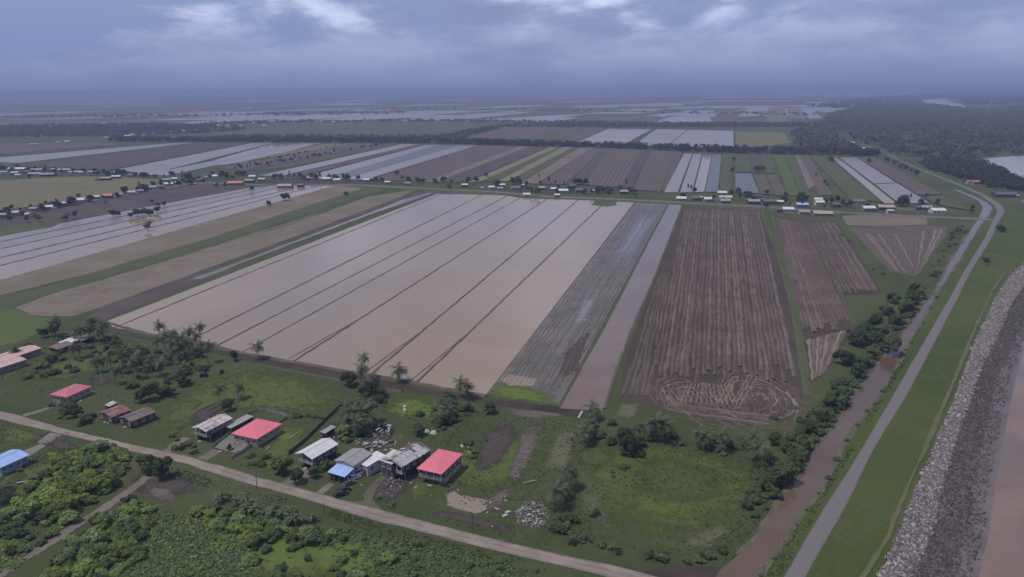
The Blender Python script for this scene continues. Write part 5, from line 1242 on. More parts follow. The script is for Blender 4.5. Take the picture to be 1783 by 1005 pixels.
def house(name, label, A, D, B, h, roof, rise, rmat, wmat, ov=.5, stilts=0.0, nwin=(2, 3), door=True, ridge='y', base_mat=None, posts=0, verandah=0.0, steps=False, group=None, wall_part=True, lateral=None):
    c, rz, W, L = frame_from(A, D, B, h)
    e = empty(name, c, rz); tag(e, label, 'house', group)
    hw, hl = W / 2 - ov, L / 2 - ov; y0 = -hl + verandah
    zb = stilts
    # walls: an outer shell whose gables rise to the roof
    m = MB()
    m.box(0, (y0 + hl) / 2, (zb + h) / 2, hw * 2, hl - y0, h - zb - .02)
    if roof == 'gable':
        for s_ in (-1, 1):
            if ridge == 'y':
                y = hl if s_ > 0 else y0
                m.add([(-hw, y - s_ * .1, h - .02), (hw, y - s_ * .1, h - .02), (0, y - s_ * .1, h + rise * hw / (W / 2) - .14), (-hw, y - s_ * .3, h - .02), (hw, y - s_ * .3, h - .02), (0, y - s_ * .3, h + rise * hw / (W / 2) - .14)], [(0, 1, 2), (5, 4, 3)])
            else:
                x = s_ * hw
                m.add([(x - s_ * .1, y0, h - .02), (x - s_ * .1, hl, h - .02), (x - s_ * .1, (y0 + hl) / 2, h + rise * hl / (L / 2) - .14), (x - s_ * .3, y0, h - .02), (x - s_ * .3, hl, h - .02), (x - s_ * .3, (y0 + hl) / 2, h + rise * hl / (L / 2) - .14)], [(0, 1, 2), (5, 4, 3)])
    m.build('wall', wmat, e)
    X, Y = W / 2, L / 2
    if roof == 'gable' and ridge == 'y':
        fs = [[(-X, -Y, h), (0, -Y, h + rise), (0, Y, h + rise), (-X, Y, h)], [(0.004, -Y, h + rise), (X, -Y, h), (X, Y, h), (0.004, Y, h + rise)]]
    elif roof == 'gable':
        fs = [[(-X, -Y, h), (X, -Y, h), (X, 0, h + rise), (-X, 0, h + rise)], [(-X, 0.004, h + rise), (X, 0.004, h + rise), (X, Y, h), (-X, Y, h)]]
    elif roof == 'hip':
        if L >= W:
            r = (L - W) / 2 + .3; fs = [[(-X, -Y, h), (X, -Y, h), (0, -r, h + rise)], [(X, -Y, h), (X, Y, h), (0, r, h + rise), (0, -r, h + rise)], [(X, Y, h), (-X, Y, h), (0, r, h + rise)], [(-X, Y, h), (-X, -Y, h), (0, -r, h + rise), (0, r, h + rise)]]
        else:
            r = (W - L) / 2 + .3; fs = [[(-X, -Y, h), (X, -Y, h), (r, 0, h + rise), (-r, 0, h + rise)], [(X, -Y, h), (X, Y, h), (r, 0, h + rise)], [(X, Y, h), (-X, Y, h), (-r, 0, h + rise), (r, 0, h + rise)], [(-X, Y, h), (-X, -Y, h), (-r, 0, h + rise)]]
    else:
        fs = [[(-X, -Y, h), (X, -Y, h), (X, Y, h + rise), (-X, Y, h + rise)]]
    rf = roof_faces(fs, rmat, 'roof', e)
    if roof == 'gable':
        mm = MB(); p, q = ((0, -Y, h + rise + .03), (0, Y, h + rise + .03)) if ridge == 'y' else ((-X, 0, h + rise + .03), (X, 0, h + rise + .03))
        mm.bar(p, q, .45, .06); mm.build('ridge_cap', rmat, rf)
    # lower storey or posts
    if stilts > 0:
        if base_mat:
            mm = MB(); mm.box(0, (y0 + hl) / 2 + .3, stilts / 2 - .05, hw * 2 - .5, hl - y0 - .8, stilts - .1); mm.build('lower_storey', base_mat, e)  # for open storeys a solid box, its dark colour painted as shade
        for sx in (-1, 0, 1):
            for sy in (-1, 0, 1):
                if sx == 0 and sy == 0: continue
                mm = MB(); mm.box(sx * (hw - .15), (y0 + hl) / 2 + sy * ((hl - y0) / 2 - .15), stilts / 2 - .05, .26, .26, stilts - .1); mm.build('post', CONC, e)
        if base_mat: pass
    zc = zb + (h - zb) * .55; wh = min(1.2, (h - zb) * .45)
    nf, ns = nwin
    slots = nf + (1 if door else 0)
    for i in range(slots):
        x = -hw + (i + .5) * hw * 2 / slots
        if door and i == slots // 2:
            mm = MB(); mm.box(x, y0 - .03, zb + 1.0, .95, .08, 2.0); dd = mm.build('door', DOORM, e)
            hh = MB(); hh.box(x + .35, y0 - .09, zb + 1.0, .06, .06, .16); hh.build('handle', STEEL, dd)
        else: window(e, x, y0, zc, min(1.5, hw * 1.1 / slots), wh, 'f')
    for i in range(ns):
        y = y0 + (i + .5) * (hl - y0) / ns
        window(e, hw, y, zc, 1.2, wh, 'r'); window(e, -hw, y, zc, 1.2, wh, 'l')
    if verandah > 0:
        mm = MB(); mm.box(0, (-hl + y0) / 2, zb + .06, hw * 2, verandah, .12 if zb == 0 else .2); mm.build('verandah_floor', CONC, e)
        k = max(2, posts or 4)
        for i in range(k):
            x = -hw + .1 + i * (hw * 2 - .2) / (k - 1); mm = MB(); mm.box(x, -hl + .1, (zb + h) / 2, .16, .16, h - zb - .2); mm.build('verandah_post', TRIM, e)
        mm = MB(); mm.box(0, -hl + .1, zb + .95, hw * 2 - .4, .07, .08)
        for i in range(int(hw * 5)): mm.box(-hw + .3 + i * .4, -hl + .1, zb + .5, .05, .05, .86)
        mm.build('railing', TRIM, e)
    if steps and stilts > 0:
        mm = MB()
        for i in range(8): mm.box(hw * .4, -hl - .2 - i * .28, stilts * (1 - (i + .5) / 8) , 1.1, .3, .12)
        mm.build('steps', CONC, e)
    elif door:
        mm = MB(); mm.box(0, -hl - .5, .10, 1.6, .9, .2); mm.build('doorstep', CONC, e)
    return e, W, L

house('red_roof_house', 'raised two-storey house with bright pink-red roof and dark red side wall', (725, 816), (769, 826), (753, 779), 5.0, 'hip', 1.0, RED, W_RED, .5, 2.3, (2, 4), True, base_mat=W_CREAM, verandah=1.8, posts=4, steps=False)
e, W, L = house('zinc_roof_house', 'large old house under rusty white and grey zinc sheets with dark walls', (663, 801), (699, 815), (693, 762), 5.2, 'gable', 1.5, RUSTB, W_DARK, .5, 2.4, (3, 4), True, base_mat=OPENING_SHADE, verandah=1.5, posts=5)
# loose zinc sheets laid over that roof, each a piece of the roof
rf = [o for o in e.children if o.name.startswith('roof')][0]; rr = random.Random(8); sl = math.atan2(1.5, W / 2); sw = 1.05
ny = int(L / sw)
for i in range(ny):
    for s_ in (-1, 1):
        for k in range(2):
            if s_ < 0 and (i > ny * .35 and rr.random() < .75): continue
            if rr.random() < .12: continue
            ll = W / 4 / math.cos(sl) * rr.uniform(.85, 1.04); t0 = (k + .5) / 2
            cx = s_ * (W / 2) * t0; cz = 5.2 + 1.5 * (1 - t0) + .09 + .035 * k + (i % 2) * .02
            mm = MB(); mm.box(0, 0, 0, ll, sw * .98, .03)
            o = mm.build('roof_sheet', rr.choice([STEEL, STEEL, RUSTW, GREY_R, RUSTB if s_ < 0 else STEEL]), rf)
            o.location = (cx, -L / 2 + (i + .5) * sw, cz); o.rotation_euler = (rr.uniform(-.02, .02), s_ * sl + rr.uniform(-.03, .03), rr.uniform(-.03, .03))
house('zinc_porch_house', 'low front wing with weathered white zinc roof before the big rusty house', (660, 801), (682, 809), (673, 782), 5.6, 'shed', .9, RUSTW, W_WOOD, .3, 2.4, (2, 1), False, base_mat=W_GREY)
house('grey_roof_house', 'long house with plain grey zinc roof behind the cars', (581, 802), (615, 812), (603, 777), 4.6, 'gable', .9, GREY_R, W_WHITE, .4, 0, (2, 3), True)
def open_shed(name, label, A, D, B, h, rise, rmat, posts=3, back=None, cat='shed', sheets=0):
    c, rz, W, L = frame_from(A, D, B, h); e = empty(name, c, rz); tag(e, label, cat)
    X, Y = W / 2, L / 2
    if sheets:
        for i in range(sheets):
            a, b = -X + i * W / sheets + .01, -X + (i + 1) * W / sheets - .01
            roof_faces([[(a, -Y, h + .03 * (i % 2)), (b, -Y, h + .03 * (i % 2)), (b, Y, h + rise + .03 * (i % 2)), (a, Y, h + rise + .03 * (i % 2))]], rmat, 'roof_sheet', e, .05)
    else: roof_faces([[(-X, -Y, h), (X, -Y, h), (X, Y, h + rise), (-X, Y, h + rise)]], rmat, 'roof', e, .1)
    for i in range(posts):
        for s_ in (-1, 1):
            mm = MB(); z1 = h + (rise if s_ > 0 else 0) - .12
            mm.box(-X + .2 + i * (W - .4) / max(1, posts - 1), s_ * (Y - .2), z1 / 2, .16, .16, z1); mm.build('post', TIMBER, e)
    if back:
        mm = MB(); mm.box(0, Y - .45, (h + rise - .4) / 2, W - .6, .12, h + rise - .4); mm.build('wall', back, e)
        mm = MB(); mm.box(-X + .4, 0, h / 2 - .1, .12, L - 1.2, h - .3); mm.build('wall', back, e)
    return e
open_shed('carport', 'blue lean-to carport roof on posts in front of the grey roof house', (570, 822), (600, 831), (583, 806), 3.0, .9, BLUE_R, 4, W_GREY, 'carport')
house('white_wing_house', 'small white roofed annexe on the right of the grey roof house', (622, 805), (639, 813), (645, 783), 3.6, 'shed', .6, WHITE_R, W_WHITE, .3, 0, (1, 2), True)
house('white_roof_house', 'house with clean white gabled roof and open timber front', (513, 790), (543, 800), (548, 760), 4.8, 'gable', 1.3, WHITE_R, W_WOOD, .5, 2.2, (2, 3), True, base_mat=OPENING_SHADE, verandah=2.0, posts=4)
open_shed('tool_shed', 'low bluish zinc shed behind the white gabled house', (557, 752), (566, 755), (571, 740), 2.4, .4, GREY_R, 2, W_WOOD)
house('red_bungalow', 'wide bungalow with flat pink-red roof on a concrete yard', (402, 755), (447, 765), (430, 725), 3.4, 'hip', .9, RED, W_CREAM, .6, 0, (3, 4), True)
open_shed('side_shed', 'narrow grey zinc lean-to beside the red bungalow', (390, 742), (402, 746), (416, 719), 2.9, .5, GREY_R, 4, W_WOOD)
house('rusty_white_house', 'long narrow house with rust-streaked white roof on posts', (333, 745), (358, 752), (371, 719), 4.6, 'gable', .9, RUSTW, W_WOOD, .4, 2.1, (2, 4), True, base_mat=OPENING_SHADE, verandah=1.5, posts=3)
open_shed('side_shed', 'small grey lean-to along the rusty white house', (357, 752), (366, 755), (384, 727), 3.0, .4, GREY_R, 4, W_GREY)
house('maroon_roof_house', 'shabby cottage with patchy maroon roof', (171, 718), (194, 727), (194, 701), 3.0, 'gable', .8, MAROON, W_WOOD, .3, 0, (2, 2), True)
house('dark_roof_house', 'decayed cottage with dark brown roof right of the maroon one', (206, 727), (227, 735), (238, 705), 3.0, 'gable', 1.0, BROWN_R, W_DARK, .3, 0, (2, 3), True)
open_shed('wood_shed', 'tiny pale zinc shed behind the maroon roof cottage', (181, 705), (190, 708), (192, 698), 2.2, .3, RUSTW, 2, W_WOOD)
house('pink_roof_house', 'long low house with faded pink roof beside the road on the left', (86, 687), (116, 692), (124, 667), 3.2, 'hip', 1.0, REDF, W_CREAM, .5, 0, (3, 4), True)
house('blue_roof_house', 'house with light blue roof and blue walls cut by the picture edge', (-32, 805), (0, 815), (14, 781), 3.2, 'gable', 1.0, BLUE_R, W_BLUE, .5, 0, (2, 4), True)
house('long_pink_house', 'long house with pale pink-beige roof, the farther of two at the picture edge', (-34, 628), (-8, 633), (45, 601), 3.0, 'gable', .8, PINKB, W_GREY, .4, 0, (1, 5), True)
house('pink_beige_house', 'house with pale pink-beige roof, the nearer of two at the picture edge', (-34, 638), (-10, 644), (18, 619), 3.0, 'gable', .8, PINKB, W_GREY, .4, 0, (1, 4), True)
open_shed('shack', 'white zinc shack among the palms left of the paddies', (101, 596), (116, 600), (116, 588), 2.4, .5, WHITE_R, 3, W_GREY, 'shack')
open_shed('shack', 'long low brown shack in front of the white zinc shack', (84, 604), (100, 609), (112, 594), 2.2, .5, BROWN_R, 3, W_WOOD, 'shack')
open_shed('shack', 'small beige roofed shack between the palms and the paddy corner', (130, 590), (143, 593), (150, 583), 2.4, .4, BEIGE, 3, W_WOOD, 'shack')

# ---- collapsed shed and scrap between the houses
c = G(668, 752); e = empty('collapsed_shed', c, .4); tag(e, 'collapsed timber shed with tilted pale zinc sheets behind the houses', 'shed'); rr = random.Random(4)
for i in range(9):
    mm = MB(); mm.box(0, 0, 0, rr.uniform(1.6, 3.2), .6, .04); o = mm.build('roof_sheet', rr.choice([GREY_R, RUSTW, STEEL, BROWN_R, RUSTB]), e)
    o.location = (rr.uniform(-2.6, 2.6), -3.4 + i * .85, rr.uniform(1.5, 2.3)); o.rotation_euler = (rr.uniform(-.25, .25), rr.uniform(-.3, .3), rr.uniform(.6, 1.1))
for x, y in ((-2.6, -3), (2.6, -3), (-2.6, 3), (2.6, 3)):
    mm = MB(); mm.bar((x, y, 0), (x + rr.uniform(-.3, .3), y, 1.8), .16); mm.build('post', TIMBER, e)
mm = MB(); mm.box(0, 3, .7, 5, .1, 1.4); mm.box(-2.6, 0, .6, .1, 5.6, 1.2); mm.build('wall', W_WOOD, e)
for k, (px, py, n, lab) in enumerate(((650, 772, 34, 'litter of scrap timber and zinc offcuts behind the grey roof house'), (640, 790, 12, 'heap of white zinc offcuts at the back of the white annexe'), (120, 590, 22, 'white and grey scrap heap at the paddy corner'), (682, 845, 14, 'dark scrap heap beside the driveway before the rusty house'), (205, 720, 12, 'pile of boards between the two shabby cottages'))):
    e = empty('scrap_heap', G(px, py)); tag(e, lab, 'scrap'); mm = [MB(), MB()]
    for i in range(n):
        q = mm[i % 2]; q.box(rr.gauss(0, 2.6), rr.gauss(0, 2.2), rr.uniform(.1, .6), rr.uniform(.6, 2.4), rr.uniform(.2, 1.0), rr.uniform(.05, .4), rr.uniform(0, 3))
    stuff(mm[0].build('zinc_scrap', STEEL if k != 3 else W_DARK, e)); stuff(mm[1].build('timber_scrap', TIMBER, e))
# rubble pile by the palms
c = G(926, 896); e = empty('rubble_pile', c); tag(e, 'heap of broken white and grey concrete rubble beside the palms', 'rubble')
CH = [m_('pale_chunk', plain_mat, (0.42, 0.40, 0.39), 0.9, .1, .3), m_('grey_chunk', plain_mat, (0.22, 0.20, 0.20), 0.9, .1, .3), m_('dark_chunk', plain_mat, (0.16, 0.145, 0.145), 0.9, .1, .3)]
for i in range(70):
    mm = MB(); a, q = rr.uniform(0, 6.28), rr.random() ** .6; x, y = math.cos(a) * q * 4.2, math.sin(a) * q * 6.0
    mm.box(0, 0, 0, rr.uniform(.35, 1.15), rr.uniform(.25, .75), rr.uniform(.12, .4)); o = mm.build('concrete_chunk', CH[min(2, int(rr.random() ** 1.3 * 3))], e)
    o.location = (x, y, .15 + (1 - q) * 1.0 * rr.random()); o.rotation_euler = (rr.uniform(-.5, .5), rr.uniform(-.5, .5), rr.uniform(0, 3.1))
fine = MB()
for i in range(300):
    a, q = rr.uniform(0, 6.28), rr.random() ** .5; x, y = math.cos(a) * q * 5.0, math.sin(a) * q * 7
    fine.box(x, y, (1 - q) * .8 * rr.random() + .06, rr.uniform(.15, .6), rr.uniform(.15, .5), rr.uniform(.1, .35), rr.uniform(0, 3))
stuff(fine.build('gravel', CH[1], e))
for px, py, lab in ((884, 893, 'small broken slab lying left of the rubble pile'), (879, 899, 'second broken slab, nearest the road, left of the rubble')):
    mm = MB(); mm.box(0, 0, .2, 1.5, .9, .4, .6); mm.box(.6, .3, .1, .8, .6, .2, .2); o = mm.build('concrete_slab', CH[0]); o.location = G(px, py); tag(o, lab, 'slab')
mm = MB(); mm.tube([(-1.9, -.8, .35), (0, 0, .35), (1.9, .8, .35)], [.3, .3, .28], 9); o = mm.build('fallen_log', m_('log_bark', plain_mat, (0.27, 0.24, 0.21), .9)); o.location = G(922, 841); tag(o, 'bleached log lying alone on the grass behind the rubble', 'log')
for i, (px, py, lab) in enumerate(((705, 711, 'white plastic tank on the bright lawn, the farther one'), (705, 717, 'white plastic tank on the bright lawn, the nearer one'))):
    e = empty('water_tank', G(px, py)); tag(e, lab, 'tank'); mm = MB(); mm.tube([(0, 0, 0), (0, 0, 1.0), (0, 0, 1.25)], [.62, .62, .35], 14); mm.build('tank_body', TRIM, e); mm = MB(); mm.tube([(0, 0, 1.25), (0, 0, 1.35)], [.25, .22], 10); mm.build('lid', CONC, e)
for i, (px, py, s, lab) in enumerate(((743, 752, 1.0, 'pale tarpaulin heap behind the rusty house, left one'), (755, 754, 1.2, 'pale tarpaulin heap behind the rusty house, right one'), (806, 776, .8, 'pale cloth on the bushes right of the red two-storey house'), (725, 849, .7, 'pale boulder on the grass before the red two-storey house'))):
    me_, rg = MB(), random.Random(i); n = 9; vv = []
    for a in range(n): vv.append((math.cos(a / n * 6.28) * s * rg.uniform(1.0, 1.5), math.sin(a / n * 6.28) * s * rg.uniform(.8, 1.2), 0))
    for a in range(n): vv.append((math.cos(a / n * 6.28) * s * .6, math.sin(a / n * 6.28) * s * .5, s * rg.uniform(.6, .9)))
    vv.append((0, 0, s * .95)); fs = [(a, (a + 1) % n, n + (a + 1) % n, n + a) for a in range(n)] + [(n + a, n + (a + 1) % n, 2 * n) for a in range(n)]
    o = obj('boulder' if i == 3 else 'tarpaulin', vv, fs, CH[0] if i < 3 else CH[1], None, smooth=True); o.location = G(px, py); tag(o, lab, 'boulder' if i == 3 else 'tarpaulin')
for i, (a, b, lab) in enumerate((((338, 711), (352, 699), 'grey timber log lying behind the rusty white house, the left one'), ((350, 712), (378, 701), 'long timber log lying behind the rusty white house, the middle one'), ((362, 715), (385, 703), 'timber log lying behind the rusty white house, the right one'), ((503, 765), (518, 753), 'pale pole lying on the bright grass right of the bungalow yard'), ((462, 785), (470, 777), 'short pale pole lying on the grass below the bungalow yard'))):
    p, q = G(*a, .2), G(*b, .2); mm = MB(); d = q - p; mm.tube([(0, 0, 0), d * .5, d], [.22, .2, .16], 7); o = mm.build('timber_log', TIMBER if i < 3 else CH[0]); o.location = p; tag(o, lab, 'log')
# footbridge plank over the ditch, bench, white slab
p, q = G(1007, 728, .5), G(1014, 716, .5); mm = MB(); mm.bar((0, 0, 0), q - p, .8, .12); o = mm.build('plank_bridge', CH[0]); o.location = p; tag(o, 'pale plank footbridge over the ditch below the brown flooded strip', 'footbridge')
e = empty('bench', G(37, 842), R(25)); tag(e, 'pale bench standing on the grass left of the bright scrub', 'bench')
mm = MB(); mm.box(0, 0, .5, 2.8, .8, .12); mm.build('seat', CONC, e)
for s_ in (-1, 1): mm = MB(); mm.box(s_ * 1.1, 0, .22, .2, .7, .44); mm.build('leg', CONC, e)
mm = MB(); mm.box(0, 0, .15, 3.2, 1.0, .3, .35); o = mm.build('concrete_slab', CH[0]); o.location = G(118, 701); tag(o, 'long white slab on the path before the pink roof house', 'slab')

# small litter about the yards: boards, tins and bricks too many to count
yl = [MB(), MB()]
for px, py, n, sp in ((545, 800, 30, 4), (600, 815, 24, 5), (665, 790, 60, 6), (690, 840, 30, 5), (360, 745, 26, 5), (410, 770, 14, 4), (200, 728, 26, 4), (130, 700, 14, 5), (640, 765, 50, 6), (575, 755, 26, 4), (110, 598, 40, 6), (20, 640, 20, 6), (770, 845, 10, 4), (870, 880, 20, 6), (820, 780, 10, 4)):
    c = G(px, py)
    for i in range(n): yl[i % 2].box(c.x + rr.gauss(0, sp * .6), c.y + rr.gauss(0, sp), .12, rr.uniform(.2, 1.1), rr.uniform(.15, .6), rr.uniform(.1, .5), rr.uniform(0, 3))
stuff(yl[0].build('litter', CH[0])); stuff(yl[1].build('litter', TIMBER))
# ---- fences and yard walls
def post_fence(name, label, px, h, wallmat, step=3.0, solid=True, cat='fence', rails=2):
    pts = [G(x, y) for x, y in px]; o0 = pts[0].copy(); e = empty(name, o0); tag(e, label, cat)
    L = sum((b - a).length for a, b in zip(pts, pts[1:])); n = max(2, int(L / step) + 1); c = resample([p - o0 for p in pts], n)
    for p in c: mm = MB(); mm.box(p.x, p.y, h * .55, .16, .16, h * 1.1); mm.build('post', wallmat if solid else TIMBER, e)
    for i in range(n - 1):
        a, b = c[i], c[i + 1]; d = (b - a).normalized() * .085
        if solid: mm = MB(); mm.bar(a + d + Vector((0, 0, h / 2)), b - d + Vector((0, 0, h / 2)), .10, h); mm.build('panel', wallmat, e)
        else:
            for k in range(rails): mm = MB(); z = h * (k + .9) / rails; mm.bar(a + Vector((0, .02, z)), b + Vector((0, .02, z)), .05, .07); mm.build('rail', TIMBER, e)
    return e
post_fence('yard_wall', 'low concrete wall round the red bungalow yard', [(404, 799), (420, 790), (450, 768), (502, 726), (455, 714), (432, 722)], 1.1, CONC, 4, cat='wall')
post_fence('yard_wall', 'low concrete wall on the left of the bungalow driveway', [(370, 779), (398, 758), (404, 752)], 1.0, CONC, 4, cat='wall')
post_fence('post_fence', 'dark timber fence behind the white gabled house', [(503, 792), (530, 770), (552, 748), (570, 730), (600, 702)], 1.4, W_WOOD, 3.5)
post_fence('post_fence', 'rail fence from the ditch to the grass behind the red house', [(776, 772), (796, 748), (820, 722)], 1.2, TIMBER, 3.5, False)
post_fence('post_fence', 'rail fence along the road on the left above the blue house', [(0, 765), (18, 757), (30, 764), (62, 771)], 1.2, TIMBER, 3.0, False)
post_fence('post_fence', 'rail fence beside the concrete drive along the bare plot', [(84, 773), (104, 760), (118, 757)], 1.1, TIMBER, 3.0, False)
post_fence('post_fence', 'rail fence on the grass before the red bungalow', [(413, 806), (425, 815), (440, 805)], 1.0, TIMBER, 3.0, False)
post_fence('post_fence', 'line of thin fence posts down the meadow edge from the palms', [(1016, 778), (1008, 800), (1000, 820), (992, 845)], 1.1, TIMBER, 4.0, False, rails=1)

# ---- poles
def pole(px, py, topy, label, arms=1, name='utility_pole', mat=None, r=.13):
    h = height_to(px, py, topy); e = empty(name, G(px, py)); tag(e, label, 'pole', None)
    mm = MB(); mm.tube([(0, 0, -.2), (0, 0, h * .5), (0, 0, h)], [r, r * .9, r * .7], 8); mm.build('pole_shaft', mat or TIMBER, e)
    for k in range(arms):
        mm = MB(); mm.box(0, 0, h - .35 - k * .8, 2.0, .12, .14, .5); a = mm.build('crossarm', TIMBER, e)
        mm = MB()
        for x in (-.85, 0, .85): mm.tube([(x * math.cos(.5), x * math.sin(.5), h - .28 - k * .8), (x * math.cos(.5), x * math.sin(.5), h - .05 - k * .8)], .06, 6)
        mm.build('insulator', TRIM, a)
    return e
pole(1362, 976, 940, 'timber utility pole with crossarm between canal and riverside road, the farther')
pole(1328, 1010, 983, 'timber utility pole with crossarm by the canal at the bottom, the nearer')
pole(823, 925, 893, 'thin grey utility pole on the verge below the sand patch')
pole(448, 852, 826, 'utility pole on the roadside below the red bungalow')
pole(565, 893, 874, 'short utility pole on the near roadside left of the driveway', 0)
pole(1154, 966, 945, 'thin bare pole in the weeds at the meadow foot', 0, r=.08)
pole(178, 668, 634, 'tall thin white pole beside the dark plot, left of the pair', 0, 'white_pole', TRIM, .09)
pole(194, 658, 630, 'tall thin white pole beside the dark plot, right of the pair', 0, 'white_pole', TRIM, .09)

# ---- cars
PAINT = {k: m_(k + '_paint', plain_mat, c, .28, .5, .08, .5) for k, c in (('white', (0.70, 0.70, 0.71)), ('black', (0.022, 0.023, 0.027)), ('grey', (0.095, 0.10, 0.11)), ('silver', (0.50, 0.51, 0.53)))}
TYRE = m_('tyre_rubber', plain_mat, (0.02, 0.02, 0.02), .9); LAMP = m_('lamp_glass', plain_mat, (0.6, 0.6, 0.58), .2, .5)
def car(px, py, px2, py2, kind, paint, label, group=None):
    a, b = G(px, py), G(px2, py2); rz = math.atan2(b.y - a.y, b.x - a.x)
    e = empty({'van': 'parked_van', 'suv': 'parked_car', 'car': 'parked_car', 'pickup': 'parked_pickup'}[kind], a, rz); tag(e, label, 'van' if kind == 'van' else 'pickup' if kind == 'pickup' else 'car', group)
    Wd = 1.72 if kind != 'car' else 1.68; hw = Wd / 2
    prof = {'car': [(-2.15, .32), (-2.15, .78), (-1.95, .92), (1.15, .94), (2.05, .80), (2.18, .58), (2.15, .32)], 'van': [(-2.2, .34), (-2.22, 1.0), (-2.15, 1.10), (1.7, 1.10), (2.1, .92), (2.2, .65), (2.18, .34)],
            'suv': [(-2.2, .40), (-2.22, .95), (-2.1, 1.08), (1.2, 1.10), (2.1, 1.0), (2.22, .75), (2.2, .40)], 'pickup': [(-2.5, .42), (-2.5, 1.0), (-2.45, 1.04), (1.3, 1.06), (2.3, .98), (2.42, .7), (2.4, .42)]}[kind]
    cab = {'car': [(-1.75, .94), (-1.05, 1.42), (.35, 1.44), (1.15, .96)], 'van': [(-2.12, 1.10), (-2.0, 1.88), (1.0, 1.9), (1.75, 1.12)], 'suv': [(-2.05, 1.08), (-1.8, 1.68), (.5, 1.72), (1.2, 1.12)], 'pickup': [(-.6, 1.06), (-.45, 1.68), (.7, 1.7), (1.3, 1.08)]}[kind]
    def ext(pr, w0, w1, cap):
        n = len(pr); v = [(x, s_ * (w0 if z < cap else w1), z) for s_ in (-1, 1) for x, z in pr]
        return v, [tuple(range(n)), tuple(n + i for i in reversed(range(n)))] + [(i, n + i, n + (i + 1) % n, (i + 1) % n) for i in range(n)]
    def bev(o, w_):
        md = o.modifiers.new('bevel', 'BEVEL'); md.width = w_; md.segments = 2; md.limit_method = 'ANGLE'
    v, f = ext(prof, hw, hw * .96, .9); m = MB(); m.add(v, f); bo = m.build('body', PAINT[paint], e); bev(bo, .05)
    v, f = ext(cab, hw * .94, hw * .80, cab[1][1] - .1); m = MB(); m.add(v, f); m.build('window', GLASS, e)
    zt = cab[1][1]; rx0, rx1 = cab[1][0] - .05, cab[2][0] + .05
    m = MB(); m.box((rx0 + rx1) / 2, 0, zt + .015, rx1 - rx0, hw * 1.66, .06)
    for s_ in (-1, 1):
        for x0, z0, x1, z1 in ((cab[0][0], cab[0][1], cab[1][0], zt), (cab[3][0], cab[3][1], cab[2][0], zt), ((cab[0][0] + cab[3][0]) / 2, cab[0][1], (rx0 + rx1) / 2, zt)):
            m.bar((x0, s_ * hw * .95, z0), (x1, s_ * hw * .82, z1), .09, .09)
    rfo = m.build('roof', PAINT[paint], e)
    if kind == 'pickup': m = MB(); m.box(-1.55, 0, 1.05, 1.6, 1.4, .05); m.build('load_bed', GLASS, e)
    for x in (prof[0][0] + .75, prof[-1][0] - .78):
        for s_ in (-1, 1):
            m = MB(); m.tube([(x, s_ * hw - .12, .33), (x, s_ * hw + .04, .33)], [.33, .33], 14); wl = m.build('wheel', TYRE, e)
            m = MB(); m.tube([(x, s_ * (hw + .035), .33), (x, s_ * (hw + .06), .33)], [.19, .17], 10); m.build('rim', PAINT['silver'], wl)
    for s_ in (-1, 1):
        m = MB(); m.box(prof[-2][0] - .02, s_ * hw * .72, prof[-2][1] + .08, .10, .34, .16); m.build('headlight', LAMP, e)
    return e
car(628, 825, 648, 817, 'van', 'white', 'white van, nearest the annexe in the row of parked vehicles')
car(617, 834, 637, 826, 'car', 'white', 'white saloon car between the white van and the grey car')
car(608, 844, 628, 836, 'car', 'grey', 'dark grey car next to the white saloon before the carport')
car(599, 857, 619, 849, 'suv', 'black', 'black car on the grass by the road, the farther of two')
car(594, 863, 614, 856, 'suv', 'black', 'black car on the grass by the road, the nearer of two')
car(646, 814, 660, 806, 'pickup', 'white', 'white pickup in the gap between annexe and rusty house')

